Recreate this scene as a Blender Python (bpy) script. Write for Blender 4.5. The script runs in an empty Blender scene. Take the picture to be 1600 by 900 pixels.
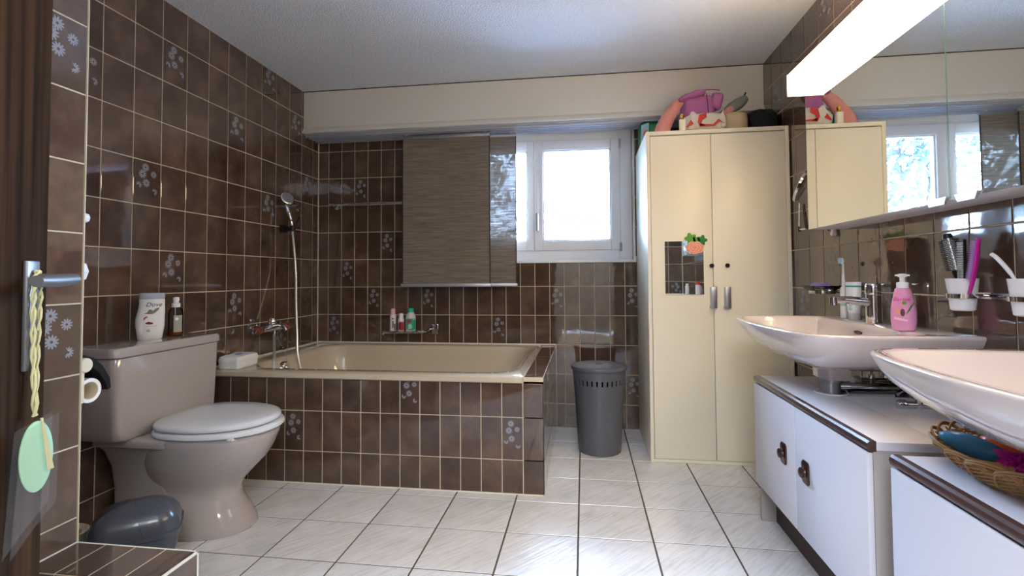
import bpy, bmesh, math, random
from mathutils import Vector, Matrix, noise
PI = math.pi
V = Vector
SC = bpy.context.scene
COL = SC.collection
random.seed(7)

# ------------------------------------------------------------------ camera
cam_d = bpy.data.cameras.new('camera')
cam = bpy.data.objects.new('camera', cam_d)
COL.objects.link(cam)
cam_d.sensor_width = 36.0
cam_d.lens = 792.02 * 36 / 1600
cam_d.shift_y = -(450 - 406.05) / 1600
cam_d.clip_start = 0.02
cam_d.clip_end = 200
CAMZ = 1.028
cam.matrix_world = (Matrix.Translation((0, 0, CAMZ)) @ Matrix.Rotation(0.1402, 4, 'Z')
                    @ Matrix.Rotation(PI / 2 + 0.0332, 4, 'X') @ Matrix.Rotation(-0.0065, 4, 'Z'))
SC.camera = cam

# ------------------------------------------------------------------ view, world, large lights
SC.view_settings.view_transform = 'Standard'
SC.view_settings.look = 'None'
SC.view_settings.gamma = 1
SC.view_settings.use_curve_mapping = False
SC.view_settings.exposure = 1.1
SC.cycles.max_bounces = 10
SC.cycles.diffuse_bounces = 5
SC.cycles.transparent_max_bounces = 16
SC.cycles.sample_clamp_indirect = 6

wd = bpy.data.worlds.new('sky')
SC.world = wd
wd.use_nodes = True
wn = wd.node_tree.nodes
wn['Background'].inputs[0].default_value = (0.50, 0.70, 1.0, 1)
wn['Background'].inputs[1].default_value = 60.0


def area(name, loc, rot, sx, sy, power, color, portal=False):
    d = bpy.data.lights.new(name, 'AREA')
    d.shape = 'RECTANGLE'
    d.size, d.size_y = sx, sy
    d.energy = power
    d.color = color
    if portal:
        d.cycles.is_portal = True
    o = bpy.data.objects.new(name, d)
    o.location = loc
    o.rotation_euler = rot
    COL.objects.link(o)
    return o


area('window_portal', (-0.33, 3.75, 1.6), (-PI / 2, 0, 0), 1.5, 1.1, 1, (1, 1, 1), portal=True)
area('entrance_fill_light', (-0.1, 0.22, 2.305), (0, 0, 0), 1.0, 0.7, 3.5, (0.90, 0.94, 1.0))  # added fill from above the entrance, out of view
# unseen fill added in the hall; the entrance fill gets a housing (built below)
area('hall_fill_light', (0.1, -1.3, 2.26), (0, 0, 0), 1.6, 1.4, 110, (0.88, 0.93, 1.0))


# ------------------------------------------------------------------ materials
def hx(h):
    h = h.lstrip('#')
    c = [int(h[i:i + 2], 16) / 255 for i in (0, 2, 4)]
    return tuple([x / 12.92 if x <= 0.04045 else ((x + 0.055) / 1.055) ** 2.4 for x in c] + [1])


def mat(name, col, rough=0.5, metal=0.0, trans=0.0, ior=1.45, emis=None, es=0.0, coat=0.0, sss=0.0, bump=0, bscale=50, var=0, alpha=1.0):
    m = bpy.data.materials.new(name)
    m.use_nodes = True
    nt = m.node_tree
    p = nt.nodes['Principled BSDF']
    p.inputs['Base Color'].default_value = hx(col)
    p.inputs['Roughness'].default_value = rough
    p.inputs['Metallic'].default_value = metal
    p.inputs['Transmission Weight'].default_value = trans
    p.inputs['IOR'].default_value = ior
    p.inputs['Coat Weight'].default_value = coat
    p.inputs['Coat Roughness'].default_value = 0.05
    p.inputs['Alpha'].default_value = alpha
    if sss:
        p.inputs['Subsurface Weight'].default_value = sss
        p.inputs['Subsurface Radius'].default_value = (0.01, 0.01, 0.01)
    if emis:
        p.inputs['Emission Color'].default_value = hx(emis)
        p.inputs['Emission Strength'].default_value = es
    if bump or var:
        tc = nt.nodes.new('ShaderNodeTexCoord')
        n = nt.nodes.new('ShaderNodeTexNoise')
        n.inputs['Scale'].default_value = bscale
        n.inputs['Detail'].default_value = 4
        nt.links.new(tc.outputs['Object'], n.inputs['Vector'])
        if bump:
            b = nt.nodes.new('ShaderNodeBump')
            b.inputs['Strength'].default_value = bump
            b.inputs['Distance'].default_value = 0.01
            nt.links.new(n.outputs['Fac'], b.inputs['Height'])
            nt.links.new(b.outputs['Normal'], p.inputs['Normal'])
        if var:
            mx = nt.nodes.new('ShaderNodeMix')
            mx.data_type = 'RGBA'
            c = hx(col)
            mx.inputs['A'].default_value = tuple(x * (1 - var) for x in c[:3]) + (1,)
            mx.inputs['B'].default_value = tuple(min(1, x * (1 + var)) for x in c[:3]) + (1,)
            nt.links.new(n.outputs['Fac'], mx.inputs['Factor'])
            nt.links.new(mx.outputs['Result'], p.inputs['Base Color'])
    return m


def tile_material(name, c_dark, c_mid, c_light, streak=(1, 1, 1)):
    m = bpy.data.materials.new(name)
    m.use_nodes = True
    nt = m.node_tree
    L = nt.links.new
    p = nt.nodes['Principled BSDF']
    tc = nt.nodes.new('ShaderNodeTexCoord')
    mp = nt.nodes.new('ShaderNodeMapping')
    mp.inputs['Scale'].default_value = streak
    L(tc.outputs['Object'], mp.inputs['Vector'])
    at = nt.nodes.new('ShaderNodeAttribute')
    at.attribute_name = 'v'
    off = nt.nodes.new('ShaderNodeVectorMath')
    off.operation = 'MULTIPLY_ADD'
    cx = nt.nodes.new('ShaderNodeCombineXYZ')
    for i in range(3):
        L(at.outputs['Fac'], cx.inputs[i])
    L(cx.outputs[0], off.inputs[0])
    off.inputs[1].default_value = (31, 17, 23)
    L(mp.outputs[0], off.inputs[2])
    n = nt.nodes.new('ShaderNodeTexNoise')
    n.inputs['Scale'].default_value = 6.5
    n.inputs['Detail'].default_value = 4
    n.inputs['Roughness'].default_value = 0.55
    n.inputs['Distortion'].default_value = 0.0
    L(off.outputs[0], n.inputs['Vector'])
    add = nt.nodes.new('ShaderNodeMath')
    add.operation = 'MULTIPLY_ADD'
    add.inputs[1].default_value = 0.16
    L(at.outputs['Fac'], add.inputs[0])
    sub = nt.nodes.new('ShaderNodeMath')
    sub.operation = 'SUBTRACT'
    sub.inputs[1].default_value = 0.08
    L(n.outputs['Fac'], sub.inputs[0])
    L(sub.outputs[0], add.inputs[2])
    r = nt.nodes.new('ShaderNodeValToRGB')
    e = r.color_ramp.elements
    e[0].position, e[0].color = 0.22, hx(c_dark)
    e[1].position, e[1].color = 0.78, hx(c_light)
    k = e.new(0.5)
    k.color = hx(c_mid)
    L(add.outputs[0], r.inputs['Fac'])
    L(r.outputs['Color'], p.inputs['Base Color'])
    p.inputs['Roughness'].default_value = 0.05
    p.inputs['Coat Weight'].default_value = 0.8
    p.inputs['Coat Roughness'].default_value = 0.03
    n2 = nt.nodes.new('ShaderNodeTexNoise')
    n2.inputs['Scale'].default_value = 7
    n2.inputs['Detail'].default_value = 2
    L(off.outputs[0], n2.inputs['Vector'])
    b = nt.nodes.new('ShaderNodeBump')
    b.inputs['Strength'].default_value = 0.09
    b.inputs['Distance'].default_value = 0.01
    L(n2.outputs['Fac'], b.inputs['Height'])
    L(b.outputs['Normal'], p.inputs['Normal'])
    L(b.outputs['Normal'], p.inputs['Coat Normal'])
    return m


M = {}
M['tile'] = tile_material('brown_wall_tile', '#42322a', '#58443a', '#745d4f')
M['grout'] = mat('cream_grout', '#cfc2a8', 0.85)
M['daisy'] = mat('daisy_print', '#8d8d94', 0.15)
M['ceil'] = mat('rough_plaster', '#e6eaf4', 0.9, bump=0.9, bscale=120)
M['cream'] = mat('cream_paint', '#e2e0da', 0.6)
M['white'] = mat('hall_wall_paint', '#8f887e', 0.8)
M['pvc'] = mat('white_window_plastic', '#eceef4', 0.25)
M['ceram'] = mat('beige_sanitary_ceramic', '#b3aaa7', 0.08, coat=0.7)
M['tub'] = mat('beige_tub_enamel', '#cbbda6', 0.10, coat=0.6)
M['sinkc'] = mat('pale_rose_beige_ceramic', '#d2c6c4', 0.06, coat=0.8)
M['seat'] = mat('white_toilet_seat_plastic', '#d9dde2', 0.2)
M['chrome'] = mat('polished_chrome', '#d8d8da', 0.07, 1.0)
M['steel'] = mat('brushed_grey_metal', '#a9a9ab', 0.35, 0.9)
M['railm'] = mat('matt_grey_rail', '#b7b9c2', 0.5, 0.15)
M['kick'] = mat('dark_brown_kickboard', '#3f2c2c', 0.55)
M['alu'] = mat('aluminium_rail', '#b9bac2', 0.35, 0.7)
M['mirror'] = mat('mirror_silver', '#eef2f0', 0.0, 1.0)
M['gedge'] = mat('green_glass_edge', '#7fb39a', 0.1, coat=0.5)
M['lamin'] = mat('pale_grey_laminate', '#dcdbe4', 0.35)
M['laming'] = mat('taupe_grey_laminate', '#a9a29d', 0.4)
M['dkwood'] = mat('dark_brown_trim', '#4d3737', 0.22, coat=0.4)
M['cabw'] = mat('cream_white_cupboard_lacquer', '#f0e8d2', 0.35)
M['gpl'] = mat('grey_bin_plastic', '#5d5f66', 0.32)
M['gpl2'] = mat('dark_blue_grey_plastic', '#4b4f58', 0.25, coat=0.2)
M['black'] = mat('black_plastic', '#121214', 0.3)
M['blackcloth'] = mat('black_fabric', '#1b2027', 0.8, bump=.3, bscale=60)
M['wpl'] = mat('white_plastic', '#eeeef0', 0.3)
M['wcer'] = mat('white_tumbler_porcelain', '#e9e8ee', 0.15)
M['creampl'] = mat('cream_plastic', '#dccfb5', 0.35)
M['paper'] = mat('toilet_paper', '#efeae4', 0.95)
M['amber'] = mat('amber_brown_acrylic', '#7a3414', 0.1, coat=1)
M['pink'] = mat('pink_lotion_bottle', '#e39ac4', 0.3)
M['pinkcloth'] = mat('salmon_pink_cloth', '#e29a90', 0.9, bump=.3, bscale=40, var=.15)
M['mauve'] = mat('mauve_fabric', '#b56fa4', 0.85, bump=.3, bscale=25, var=.12)
M['bagw'] = mat('white_carrier_bag_plastic', '#dedbd2', 0.4)
M['red'] = mat('red_print', '#d2301f', 0.4)
M['beigecloth'] = mat('beige_pouch_fabric', '#cdb896', 0.7, bump=.2, bscale=30)
M['gpouch'] = mat('grey_clear_pouch_plastic', '#8e9490', 0.25, alpha=.75)
M['green'] = mat('green_plastic_wrap', '#0f7f4c', 0.3, var=.4, bscale=25)
M['ltblue'] = mat('light_blue_print', '#a9cfe6', 0.3)
M['orange'] = mat('orange_print', '#e57a35', 0.4)
M['gold'] = mat('gold_cap', '#d9a441', 0.15, 1.0)
M['teal'] = mat('teal_plastic', '#1ea489', 0.35)
M['magenta'] = mat('magenta_plastic', '#c7269c', 0.3)
M['purple'] = mat('purple_soap', '#9a7cc0', 0.4)
M['dred'] = mat('dark_red_plastic', '#6d1220', 0.25)
M['dblue'] = mat('dark_blue_print', '#27304f', 0.4)
M['leafgr'] = mat('leaf_green_print', '#5fa32f', 0.5)
M['leafdk'] = mat('dark_leaf_green_print', '#1f7a33', 0.5)
M['peach'] = mat('peach_petal_print', '#f4b298', 0.5)
M['peachd'] = mat('deep_peach_petal_print', '#e78a6c', 0.5)
M['taupe'] = mat('taupe_print', '#7d7466', 0.5)
M['wicker'] = mat('wicker_cane', '#a07a4c', 0.55, var=.3, bscale=30)
M['balblue'] = mat('blue_balloon_rubber', '#4a93be', 0.2)
M['balorange'] = mat('orange_balloon_rubber', '#f0672c', 0.25)
M['balred'] = mat('red_balloon_rubber', '#b8232e', 0.3)
M['string'] = mat('cream_twisted_string', '#cfc99a', 0.9)
M['mint'] = mat('mint_green_soap', '#a8d6b4', 0.5, var=.1, bscale=15)
M['amberliq'] = mat('amber_liquid', '#c06a1c', 0.1, trans=.5)
M['ruby'] = mat('red_label', '#b52a35', 0.4)
M['purplesoap'] = M['purple']
M['sealant'] = mat('white_sealant', '#ded8c8', 0.5)
M['glassdish'] = mat('clear_glass', '#f2f6f6', 0.02, trans=1.0, ior=1.45)
M['bark'] = mat('tree_bark', '#2c2a28', 0.9)
M['leaf'] = mat('grey_green_foliage', '#37423a', 0.8, var=.35, bscale=2)
M['house'] = mat('white_house_render', '#f0f0ee', 0.9)
M['roof'] = mat('grey_roof_edge', '#0d0e11', 0.8)
M['lawn'] = mat('pale_gravel_ground', '#b9bcc0', 0.95)
M['carpet'] = mat('hall_floor', '#a8998a', 0.8)


def glass_mat(name, tint, gloss):
    m = bpy.data.materials.new(name)
    m.use_nodes = True
    nt = m.node_tree
    nt.nodes.clear()
    o = nt.nodes.new('ShaderNodeOutputMaterial')
    t = nt.nodes.new('ShaderNodeBsdfTransparent')
    t.inputs[0].default_value = hx(tint)
    g = nt.nodes.new('ShaderNodeBsdfGlossy')
    g.inputs['Roughness'].default_value = 0.02
    fr = nt.nodes.new('ShaderNodeFresnel')
    fr.inputs['IOR'].default_value = gloss
    mx = nt.nodes.new('ShaderNodeMixShader')
    nt.links.new(fr.outputs[0], mx.inputs[0])
    nt.links.new(t.outputs[0], mx.inputs[1])
    nt.links.new(g.outputs[0], mx.inputs[2])
    nt.links.new(mx.outputs[0], o.inputs[0])
    return m


M['pane'] = glass_mat('window_glass', '#f8fcff', 1.45)
M['clear'] = glass_mat('thin_clear_plastic', '#e6eaea', 1.25)


def blind_mat():
    m = bpy.data.materials.new('woven_taupe_blind')
    m.use_nodes = True
    nt = m.node_tree
    nt.nodes.clear()
    L = nt.links.new
    o = nt.nodes.new('ShaderNodeOutputMaterial')
    tc = nt.nodes.new('ShaderNodeTexCoord')
    mp = nt.nodes.new('ShaderNodeMapping')
    mp.inputs['Scale'].default_value = (9, 9, 420)
    n = nt.nodes.new('ShaderNodeTexNoise')
    n.inputs['Scale'].default_value = 1
    n.inputs['Detail'].default_value = 3
    L(tc.outputs['Object'], mp.inputs[0])
    L(mp.outputs[0], n.inputs['Vector'])
    mp2 = nt.nodes.new('ShaderNodeMapping')
    mp2.inputs['Scale'].default_value = (3, 3, 140)
    n2 = nt.nodes.new('ShaderNodeTexNoise')
    n2.inputs['Scale'].default_value = 1
    n2.inputs['Detail'].default_value = 2
    L(tc.outputs['Object'], mp2.inputs[0])
    L(mp2.outputs[0], n2.inputs['Vector'])
    r = nt.nodes.new('ShaderNodeValToRGB')
    r.color_ramp.elements[0].position, r.color_ramp.elements[0].color = 0.3, hx('#5c5349')
    r.color_ramp.elements[1].position, r.color_ramp.elements[1].color = 0.72, hx('#a3978a')
    avg = nt.nodes.new('ShaderNodeMath')
    avg.operation = 'MULTIPLY_ADD'
    avg.inputs[1].default_value = 0.4
    L(n2.outputs['Fac'], avg.inputs[0])
    hf = nt.nodes.new('ShaderNodeMath')
    hf.operation = 'MULTIPLY'
    hf.inputs[1].default_value = 0.6
    L(n.outputs['Fac'], hf.inputs[0])
    L(hf.outputs[0], avg.inputs[2])
    L(avg.outputs[0], r.inputs['Fac'])
    d = nt.nodes.new('ShaderNodeBsdfDiffuse')
    t = nt.nodes.new('ShaderNodeBsdfTranslucent')
    L(r.outputs[0], d.inputs[0])
    L(r.outputs[0], t.inputs[0])
    m1 = nt.nodes.new('ShaderNodeMixShader')
    m1.inputs[0].default_value = 0.03
    L(d.outputs[0], m1.inputs[1])
    L(t.outputs[0], m1.inputs[2])
    tr = nt.nodes.new('ShaderNodeBsdfTransparent')
    gap = nt.nodes.new('ShaderNodeMapRange')
    gap.inputs['From Min'].default_value = 0.45
    gap.inputs['From Max'].default_value = 0.75
    gap.inputs['To Min'].default_value = 0.002
    gap.inputs['To Max'].default_value = 0.02
    L(avg.outputs[0], gap.inputs['Value'])
    m2 = nt.nodes.new('ShaderNodeMixShader')
    L(gap.outputs[0], m2.inputs[0])
    L(m1.outputs[0], m2.inputs[1])
    L(tr.outputs[0], m2.inputs[2])
    L(m2.outputs[0], o.inputs[0])
    return m


M['blind'] = blind_mat()
M['blindedge'] = mat('dark_blind_edge', '#3f3a36', .7)


def floor_mat():
    m = tile_material('pale_veined_floor_tile', '#d6d6d8', '#e2e2e5', '#ececf0', (1, 1, 1))
    nt = m.node_tree
    L = nt.links.new
    p = nt.nodes['Principled BSDF']
    p.inputs['Roughness'].default_value = 0.22
    p.inputs['Coat Weight'].default_value = 0.15
    # diagonal veins
    tc = nt.nodes.new('ShaderNodeTexCoord')
    mp = nt.nodes.new('ShaderNodeMapping')
    mp.inputs['Rotation'].default_value = (0, 0, math.radians(-48))
    mp2 = nt.nodes.new('ShaderNodeMapping')
    mp2.inputs['Scale'].default_value = (7, 95, 1)
    L(tc.outputs['Object'], mp.inputs[0])
    L(mp.outputs[0], mp2.inputs[0])
    n = nt.nodes.new('ShaderNodeTexNoise')
    n.inputs['Scale'].default_value = 1
    n.inputs['Detail'].default_value = 4
    n.inputs['Distortion'].default_value = 0.6
    L(mp2.outputs[0], n.inputs['Vector'])
    b = nt.nodes.new('ShaderNodeBump')
    b.inputs['Strength'].default_value = 0.35
    b.inputs['Distance'].default_value = 0.006
    L(n.outputs['Fac'], b.inputs['Height'])
    L(b.outputs['Normal'], p.inputs['Normal'])
    r = [x for x in nt.nodes if x.type == 'VALTORGB'][0]
    vr = nt.nodes.new('ShaderNodeValToRGB')
    vr.color_ramp.elements[0].position, vr.color_ramp.elements[0].color = 0.3, hx('#b5a68f')
    vr.color_ramp.elements[1].position, vr.color_ramp.elements[1].color = 0.55, (1, 1, 1, 1)
    L(n.outputs['Fac'], vr.inputs['Fac'])
    mx = nt.nodes.new('ShaderNodeMix')
    mx.data_type = 'RGBA'
    mx.blend_type = 'MULTIPLY'
    mx.inputs['Factor'].default_value = 0.3
    L(r.outputs['Color'], mx.inputs['A'])
    L(vr.outputs['Color'], mx.inputs['B'])
    L(mx.outputs['Result'], p.inputs['Base Color'])
    return m


M['floor'] = floor_mat()
M['fgrout'] = mat('grey_floor_grout', '#544e47', 0.9)


def wood_mat():
    m = bpy.data.materials.new('dark_stained_door_wood')
    m.use_nodes = True
    nt = m.node_tree
    L = nt.links.new
    p = nt.nodes['Principled BSDF']
    tc = nt.nodes.new('ShaderNodeTexCoord')
    mp = nt.nodes.new('ShaderNodeMapping')
    mp.inputs['Scale'].default_value = (38, 38, 1.3)
    L(tc.outputs['Object'], mp.inputs[0])
    n = nt.nodes.new('ShaderNodeTexNoise')
    n.inputs['Scale'].default_value = 1
    n.inputs['Detail'].default_value = 5
    L(mp.outputs[0], n.inputs['Vector'])
    r = nt.nodes.new('ShaderNodeValToRGB')
    r.color_ramp.elements[0].position, r.color_ramp.elements[0].color = 0.3, hx('#1b140f')
    r.color_ramp.elements[1].position, r.color_ramp.elements[1].color = 0.75, hx('#523a27')
    L(n.outputs['Fac'], r.inputs['Fac'])
    L(r.outputs[0], p.inputs['Base Color'])
    p.inputs['Roughness'].default_value = 0.9
    p.inputs['Specular IOR Level'].default_value = 0.03
    return m


M['wood'] = wood_mat()
M['hplate'] = mat('worn_grey_handle_metal', '#77777a', .45, .7)


def lamp_mat():
    m = mat('lit_lamp_diffuser', '#f4eee6', 0.4, emis='#ffe0b0', es=9.5)
    return m


M['lamp'] = lamp_mat()
M['sleeve'] = mat('clear_sleeve_film', '#8f939a', 0.12, alpha=0.14)
M['hose'] = mat('shower_hose_metal', '#d4d4d8', 0.3, 0.75)


# ------------------------------------------------------------------ builder
class B:
    """collects shapes of one mesh"""

    def __init__(s, T=None):
        s.bm = bmesh.new()
        s.T = T or Matrix.Identity(4)
        s.mats = []
        s.fl = s.bm.faces.layers.float.new('v')

    def mi(s, m):
        if m is None:
            return 0
        if m not in s.mats:
            s.mats.append(m)
        return s.mats.index(m)

    def face(s, vs, mi=0, v=0.5):
        try:
            f = s.bm.faces.new(vs)
        except ValueError:
            return None
        f.material_index = mi
        f[s.fl] = v
        return f

    def vt(s, p):
        return s.bm.verts.new(p)

    def box(s, a, b, m=None, bev=0.0, seg=2, T=None):
        k = s.mi(m)
        a, b = V(a), V(b)
        c = (a + b) / 2
        d = [max(abs(b[i] - a[i]), 1e-5) for i in range(3)]
        mt = Matrix.Translation(c) @ Matrix.Diagonal((d[0], d[1], d[2], 1))
        if T is not None:
            mt = T @ mt
        r = bmesh.ops.create_cube(s.bm, size=1, matrix=mt)
        vs = r['verts']
        fs = {f for v in vs for f in v.link_faces}
        if bev:
            es = {e for v in vs for e in v.link_edges}
            rb = bmesh.ops.bevel(s.bm, geom=list(es), offset=bev, segments=seg, profile=0.5, affect='EDGES', clamp_overlap=True)
            fs = set(rb['faces']) | {f for v in rb['verts'] for f in v.link_faces}
        for f in fs:
            if f.is_valid:
                f.material_index = k
        return s

    def loft(s, rings, m=None, cap0=True, cap1=True, closed=True):
        k = s.mi(m)
        R = [[s.vt(p) for p in r] for r in rings]
        n = len(R[0])
        for i in range(len(R) - 1):
            for j in range(n if closed else n - 1):
                s.face([R[i][j], R[i][(j + 1) % n], R[i + 1][(j + 1) % n], R[i + 1][j]], k)
        if cap0:
            s.face(R[0][::-1], k)
        if cap1:
            s.face(R[-1], k)
        return s

    def lathe(s, prof, c=(0, 0, 0), axis='Z', n=32, m=None, cap=True, sx=1, sy=1, T=None):
        rings = []
        for r, h in prof:
            r = max(r, 1e-5)
            ring = []
            for i in range(n):
                a = 2 * PI * i / n
                p = V((r * math.cos(a) * sx, r * math.sin(a) * sy, h))
                if axis == 'X':
                    p = V((p.z, p.x, p.y))
                elif axis == 'Y':
                    p = V((p.y, p.z, p.x))
                if T is not None:
                    p = T @ p
                ring.append(V(c) + p)
            rings.append(ring)
        return s.loft(rings, m, cap, cap)

    def tube(s, pts, r, m=None, n=10, cap=True):
        pts = [V(p) for p in pts]
        rs = r if isinstance(r, (list, tuple)) else [r] * len(pts)
        rings = []
        up = None
        for i, p in enumerate(pts):
            t = (pts[min(i + 1, len(pts) - 1)] - pts[max(i - 1, 0)]).normalized()
            if up is None:
                up = t.orthogonal().normalized()
            else:
                up = (up - t * up.dot(t))
                up = up.normalized() if up.length > 1e-6 else t.orthogonal().normalized()
            w = t.cross(up)
            rings.append([p + rs[i] * (math.cos(2 * PI * j / n) * up + math.sin(2 * PI * j / n) * w) for j in range(n)])
        return s.loft(rings, m, cap, cap)

    def ell(s, c, r, m=None, p=1.0, q=1.0, nz=0.0, ns=6.0, seed=0, nu=36, nv=20, R=None):
        """superellipsoid with noise; p, q < 1 = boxier"""
        k = s.mi(m)

        def sg(x, e):
            return math.copysign(abs(x) ** e, x)
        rows = []
        for j in range(nv + 1):
            ph = -PI / 2 + PI * j / nv
            row = []
            cnt = 1 if j in (0, nv) else nu
            for i in range(cnt):
                th = 2 * PI * i / nu
                d = V((sg(math.cos(ph), p) * sg(math.cos(th), q), sg(math.cos(ph), p) * sg(math.sin(th), q), sg(math.sin(ph), p)))
                P = V((d.x * r[0], d.y * r[1], d.z * r[2]))
                if nz:
                    P += d.normalized() * nz * noise.fractal(P * ns + V((seed, seed * .7, 0)), 1.0, 2.0, 3)
                if R is not None:
                    P = R @ P
                row.append(s.vt(V(c) + P))
            rows.append(row)
        for j in range(nv):
            a, b = rows[j], rows[j + 1]
            for i in range(nu):
                i2 = (i + 1) % nu
                if len(a) == 1:
                    s.face([a[0], b[i2], b[i]], k)
                elif len(b) == 1:
                    s.face([a[i], a[i2], b[0]], k)
                else:
                    s.face([a[i], a[i2], b[i2], b[i]], k)
        return s

    def poly(s, pts, th, m=None, nrm=None):
        """flat polygon extruded by vector th"""
        k = s.mi(m)
        th = V(th)
        a = [s.vt(V(p)) for p in pts]
        b = [s.vt(V(p) + th) for p in pts]
        s.face(a[::-1], k)
        s.face(b, k)
        n = len(a)
        for i in range(n):
            s.face([a[i], a[(i + 1) % n], b[(i + 1) % n], b[i]], k)
        return s

    def build(s, name, m=None, parent=None, sharp=35, recalc=True, base=None):
        if m is not None and not s.mats:
            s.mats = [m]
        bm = s.bm
        bm.transform(s.T)
        if recalc:
            bmesh.ops.recalc_face_normals(bm, faces=bm.faces[:])
        origin = V((0, 0, 0))
        if parent is not None:
            origin = WORLD_OF[parent.name]
        elif base is not None:
            origin = V(base)
        bm.transform(Matrix.Translation(-origin))
        me = bpy.data.meshes.new(name)
        for f in bm.faces:
            f.smooth = True
        bm.to_mesh(me)
        bm.free()
        me.set_sharp_from_angle(angle=math.radians(sharp))
        for x in s.mats:
            me.materials.append(x)
        o = bpy.data.objects.new(name, me)
        COL.objects.link(o)
        if parent is not None:
            o.parent = parent
            WORLD_OF[o.name] = origin
        else:
            o.location = origin
            WORLD_OF[o.name] = origin
        return o


WORLD_OF = {}


def thing(name, label, cat, loc=(0, 0, 0), group=None, kind=None):
    o = bpy.data.objects.new(name, None)
    o.empty_display_size = 0.05
    COL.objects.link(o)
    o.location = loc
    WORLD_OF[o.name] = V(loc)
    if label:
        o['label'] = label
    if cat:
        o['category'] = cat
    if group:
        o['group'] = group
    if kind:
        o['kind'] = kind
    return o


def tag(o, label=None, cat=None, group=None, kind=None):
    if label:
        o['label'] = label
    if cat:
        o['category'] = cat
    if group:
        o['group'] = group
    if kind:
        o['kind'] = kind
    return o


def text(name, s, size, m, parent, fn, extr=0.0, shear=0.0, align='CENTER'):
    """letters as a mesh; fn maps local (x, y) of the lettering to a world point"""
    c = bpy.data.curves.new(name, 'FONT')
    c.body = s
    c.size = size
    c.align_x = align
    c.shear = shear
    c.resolution_u = 3
    c.fill_mode = 'FRONT'
    t = bpy.data.objects.new(name + '_tmp', c)
    COL.objects.link(t)
    dg = bpy.context.evaluated_depsgraph_get()
    me = bpy.data.meshes.new_from_object(t.evaluated_get(dg))
    bpy.data.objects.remove(t)
    org = WORLD_OF[parent.name]
    for v in me.vertices:
        v.co = V(fn(v.co.x, v.co.y)) - org
    me.materials.clear()
    me.materials.append(m)
    me.name = name
    o = bpy.data.objects.new(name, me)
    COL.objects.link(o)
    o.parent = parent
    WORLD_OF[o.name] = org
    return o


def rrect(cx, cy, hx_, hy_, r, z, n=8):
    pts = []
    for q, (sx, sy) in enumerate(((1, 1), (-1, 1), (-1, -1), (1, -1))):
        for i in range(n):
            a = q * PI / 2 + (i / (n - 1)) * PI / 2
            pts.append(V((cx + sx * (hx_ - r) + r * math.cos(a), cy + sy * (hy_ - r) + r * math.sin(a), z)))
    return pts


def catmull(P, n=8, closed=False):
    P = [V(p) for p in P]
    out = []
    N = len(P)
    rng = N if closed else N - 1
    for i in range(rng):
        if closed:
            a, b, c, d = P[(i - 1) % N], P[i], P[(i + 1) % N], P[(i + 2) % N]
        else:
            a, b, c, d = P[max(i - 1, 0)], P[i], P[i + 1], P[min(i + 2, N - 1)]
        for k in range(n):
            t = k / n
            out.append(0.5 * ((2 * b) + (c - a) * t + (2 * a - 5 * b + 4 * c - d) * t * t + (3 * b - a - 3 * c + d) * t ** 3))
    if not closed:
        out.append(P[-1])
    return out


# ------------------------------------------------------------------ tiling
GAP = 0.0045
DAISIES = [(.43, .11, .165), (.33, .27, .175), (.72, .24, .14), (.46, .46, .165), (.20, .53, .13, 2.6), (.76, .63, .13, 2.2)]


def daisy(b, P, cu, cv, r, clip, k, cut=None, w=0.0021):
    n = 11
    pts = []
    ph = 0.4 + cu
    m = n * 6
    span = m if cut is None else int(m * 0.72)
    ring = []
    for i in range(span + (0 if cut is None else 1)):
        a = ph + (cut or 0) + 2 * PI * i / m
        rr = r * (0.42 + 0.58 * abs(math.sin(a * n / 2)) ** 0.8)
        u, v = cu + rr * math.cos(a), cv + rr * math.sin(a)
        u = min(max(u, clip[0]), clip[1])
        v = min(max(v, clip[2]), clip[3])
        ring.append(b.vt(P(u, v, w)))
    L = len(ring)
    inn = []
    for i in range(L):
        a = ph + (cut or 0) + 2 * PI * i / m
        u = min(max(cu + r * .2 * math.cos(a), clip[0]), clip[1])
        v = min(max(cv + r * .2 * math.sin(a), clip[2]), clip[3])
        inn.append(b.vt(P(u, v, w)))
    for i in range(L if cut is None else L - 1):
        b.face([inn[i], ring[i], ring[(i + 1) % L], inn[(i + 1) % L]], k)


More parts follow.
